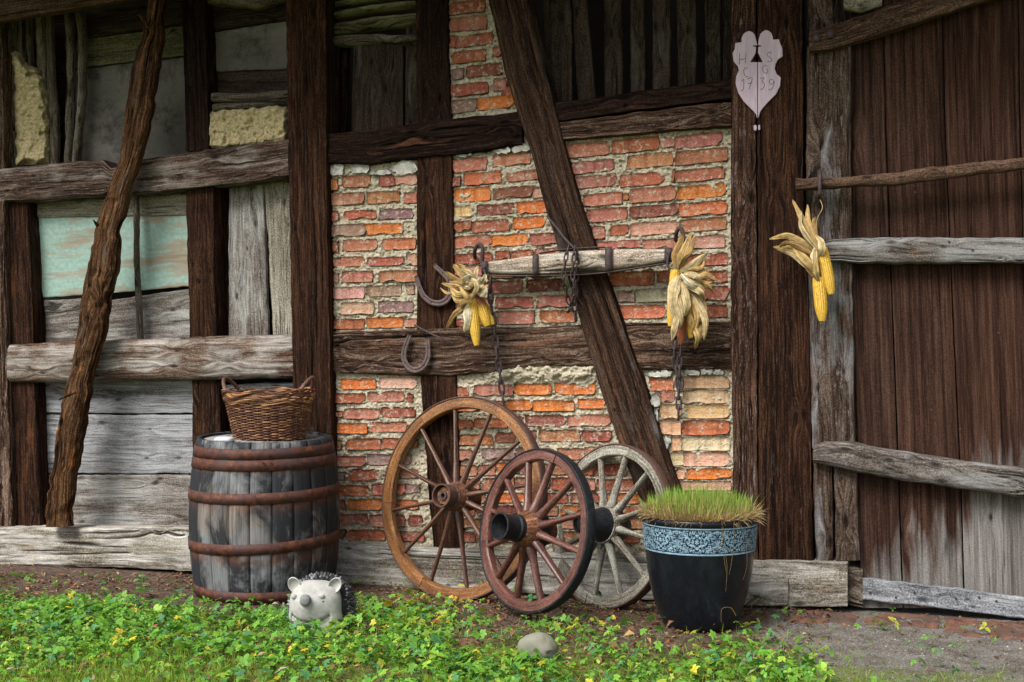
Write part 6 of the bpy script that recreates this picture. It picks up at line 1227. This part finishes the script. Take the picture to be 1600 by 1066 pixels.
def litter():
    P, px, py, r_ = scatter(80000, 44)
    f = 0.22*(py > 895+0.02*px)*np.clip((1330-px)/150, 0.05, 1)+0.10*(px < 60)
    f = np.maximum(f, 0.5*np.exp(-((py-945)/22)**2)*(px > 550)*(px < 1330)); f = np.maximum(f, 0.45*np.exp(-((py-912)/14)**2)*(px > 90)*(px < 320)); f = np.maximum(f, 0.12*np.exp(-((py-975)/14)**2)*(px > 1300))
    k = r_.random(len(P)) < f; P = P[k]; n = len(P); print('litter', n)
    px = px[k]; py = py[k]; up_ = (py > edge(px)+14)*(px < 1290)*(r_.random(n) < 0.13); P[:, 2] += up_*r_.uniform(0.015, 0.055, n)
    a = r_.random(n)*6.28; L_ = r_.uniform(0.006, 0.022, n)*(1+0.45*up_); w_ = L_*r_.uniform(0.12, 0.5, n); d_ = np.stack([np.cos(a), np.sin(a), r_.normal(0, .25, n)], -1); s_ = np.stack([-np.sin(a), np.cos(a), r_.normal(0, .3, n)], -1); z = np.array([0, 0, 1.0])
    c = P+z*r_.uniform(0.002, 0.010, n)[:, None]; cu_ = r_.uniform(0, 0.5, n)[:, None]*L_[:, None]*z
    V = np.stack([c-d_*L_[:, None], c+s_*w_[:, None]+cu_, c-s_*w_[:, None]+cu_, c+d_*L_[:, None]], 1)
    pal = np.array([[0.10, 0.045, 0.028], [0.17, 0.085, 0.05], [0.26, 0.15, 0.08], [0.07, 0.035, 0.025], [0.40, 0.25, 0.10], [0.30, 0.10, 0.045], [0.45, 0.36, 0.25]]); pi_ = r_.choice(7, n, p=[.27, .25, .16, .15, .06, .06, .05]); C = pal[pi_]*r_.uniform(.7, 1.2, n)[:, None]
    C = np.repeat(np.concatenate([C, np.ones((n, 1))], 1), 4, 0); b = (np.arange(n)*4)[:, None]
    o = mesh('leaf_litter', V.reshape(-1, 3), [np.concatenate([b+np.array([0, 1, 2]), b+np.array([1, 3, 2])])], M['litter'], None, False, {'vc': C}); tag(o, 'dry brown leaf litter and bark crumbs along the foot of the wall', 'leaf litter', kind='stuff')
    tw = MB()
    for i in range(260):
        j = r_.integers(n); p_ = P[j]; a_ = r_.random()*6.28; l_ = r_.uniform(0.03, 0.13); dd = np.array([math.cos(a_), math.sin(a_), 0]); Q = np.array([p_+dd*l_*t_+np.array([0, 0, 0.006+0.012*math.sin(t_*3+i)+0.0*t_])+r_.normal(0, .003, 3) for t_ in np.linspace(0, 1, 5)])
        cc = np.array([[.30, .20, .12, 1], [.14, .07, .045, 1], [.5, .42, .28, 1]])[r_.integers(3)]; n0 = tw.n; tw.tube(Q, r_.uniform(0.0008, 0.0018), 4); tw.A.setdefault('vc', []).append(np.tile(cc, (tw.n-n0, 1)))
    o = tw.build('twigs', M['litter']); tag(o, 'thin dry twigs and grass stalks strewn over the soil', 'twigs', kind='stuff')
litter()
def gravel():
    r_ = np.random.default_rng(55); n = 9000; x = r_.uniform(1.0, 3.0, n); y = r_.uniform(-2.1, -0.1, n); P = np.stack([x, y, ground_h(x, y)], -1); px, py = project(P); k = (r_.random(n) < np.clip((px-1180)/140, 0, 1)*0.8); P = P[k]
    r2 = np.random.default_rng(56); m_ = 1500; x2 = r2.uniform(-3.2, 1.0, m_); y2 = r2.uniform(-1.2, -0.12, m_); P = np.concatenate([P, np.stack([x2, y2, ground_h(x2, y2)], -1)]); n = len(P)
    o8 = np.array([[1, 0, 0], [-1, 0, 0], [0, 1, 0], [0, -1, 0], [0, 0, 1], [0, 0, -1]], float); s_ = (0.0018+0.006*r_.random(n)**4)[:, None, None]*r_.uniform(0.6, 1.3, (n, 6, 1)); V = P[:, None]+o8[None]*s_*np.array([1, 1, 0.7]); 
    tri = np.array([[0, 2, 4], [2, 1, 4], [1, 3, 4], [3, 0, 4], [2, 0, 5], [1, 2, 5], [3, 1, 5], [0, 3, 5]]); F = (np.arange(n)*6)[:, None, None]+tri[None]
    g_ = r_.choice([0.07, 0.13, 0.2, 0.3, 0.45], n, p=[.25, .3, .25, .14, .06]); C = np.stack([g_, g_*0.96, g_*0.90, np.ones(n)], -1); C = np.repeat(C, 6, 0)
    o = mesh('gravel', V.reshape(-1, 3), [F.reshape(-1, 3)], M['pebble'], None, False, {'vc': C}); tag(o, 'fine grey gravel in front of the door', 'gravel', kind='stuff')
gravel()
# a few taller plants that stand out singly
def plant(px, py, h, nl, sz, colr, label, seed, spread=0.5):
    r_ = np.random.default_rng(seed); g = G(px, py); root = empty('weed_plant', (g[0], g[1], ground_h(g[0], g[1])), label=label, cat='plant'); mb = MB(); n = 8; lean = r_.normal(0, .15, 2)
    P = np.array([[lean[0]*h*u**1.5, lean[1]*h*u**1.5, h*u] for u in np.linspace(0, 1, n)]); mb.tube(P, np.linspace(0.0022, 0.0010, n), 5); mb.A['vc'] = [np.tile([0.22, 0.26, 0.07, 1], (mb.n, 1))]; mb.build('stem', M['leaf'], root, True)
    for i in range(nl):
        u = 0.35+0.65*i/max(1, nl-1); b = np.array([np.interp(u, np.linspace(0, 1, n), P[:, k]) for k in range(3)]); a = i*2.4+r_.normal(0, .3); d_ = np.array([math.cos(a), math.sin(a), 0.35]); s_ = np.array([-math.sin(a), math.cos(a), 0]); L_ = sz*r_.uniform(.8, 1.2)*(1.1-0.4*u); m_ = 7; V = []
        for t_ in np.linspace(0, 1, m_):
            w_ = L_*0.30*math.sin(math.pi*min(1, t_*0.93+0.05)); c = b+d_*L_*t_-np.array([0, 0, 0.45*L_*t_**2]); V += [c-s_*w_+[0, 0, w_*.25], c, c+s_*w_+[0, 0, w_*.25]]
        V = np.array(V); q = grid_faces(m_, 3); cc = np.array(colr)*r_.uniform(.8, 1.2); mesh('leaf', V, [q], M['leaf'], root, True, {'vc': np.tile(np.append(cc, 1), (len(V), 1))})
plant(218, 935, 0.125, 11, 0.062, (0.16, 0.30, 0.09), 'upright leafy weed with pale green leaves left of the barrel', 1)
plant(205, 955, 0.07, 9, 0.060, (0.10, 0.26, 0.11), 'low broad leaved blue green weed below the upright weed', 2)
plant(362, 968, 0.10, 8, 0.05, (0.14, 0.30, 0.07), 'small leafy weed in front of the barrel foot', 3)
plant(650, 948, 0.06, 7, 0.034, (0.45, 0.42, 0.05), 'yellow leaved seedling in front of the largest wheel', 4)
plant(1532, 962, 0.055, 7, 0.03, (0.20, 0.34, 0.05), 'tiny bright weed against the kick board at the right', 5)
plant(1377, 985, 0.04, 10, 0.035, (0.14, 0.27, 0.06), 'green tuft of weed on the gravel before the door', 6)
plant(1395, 905+55, 0.03, 6, 0.024, (0.14, 0.30, 0.06), 'tiny seedling beside the threshold below the kick board', 7)
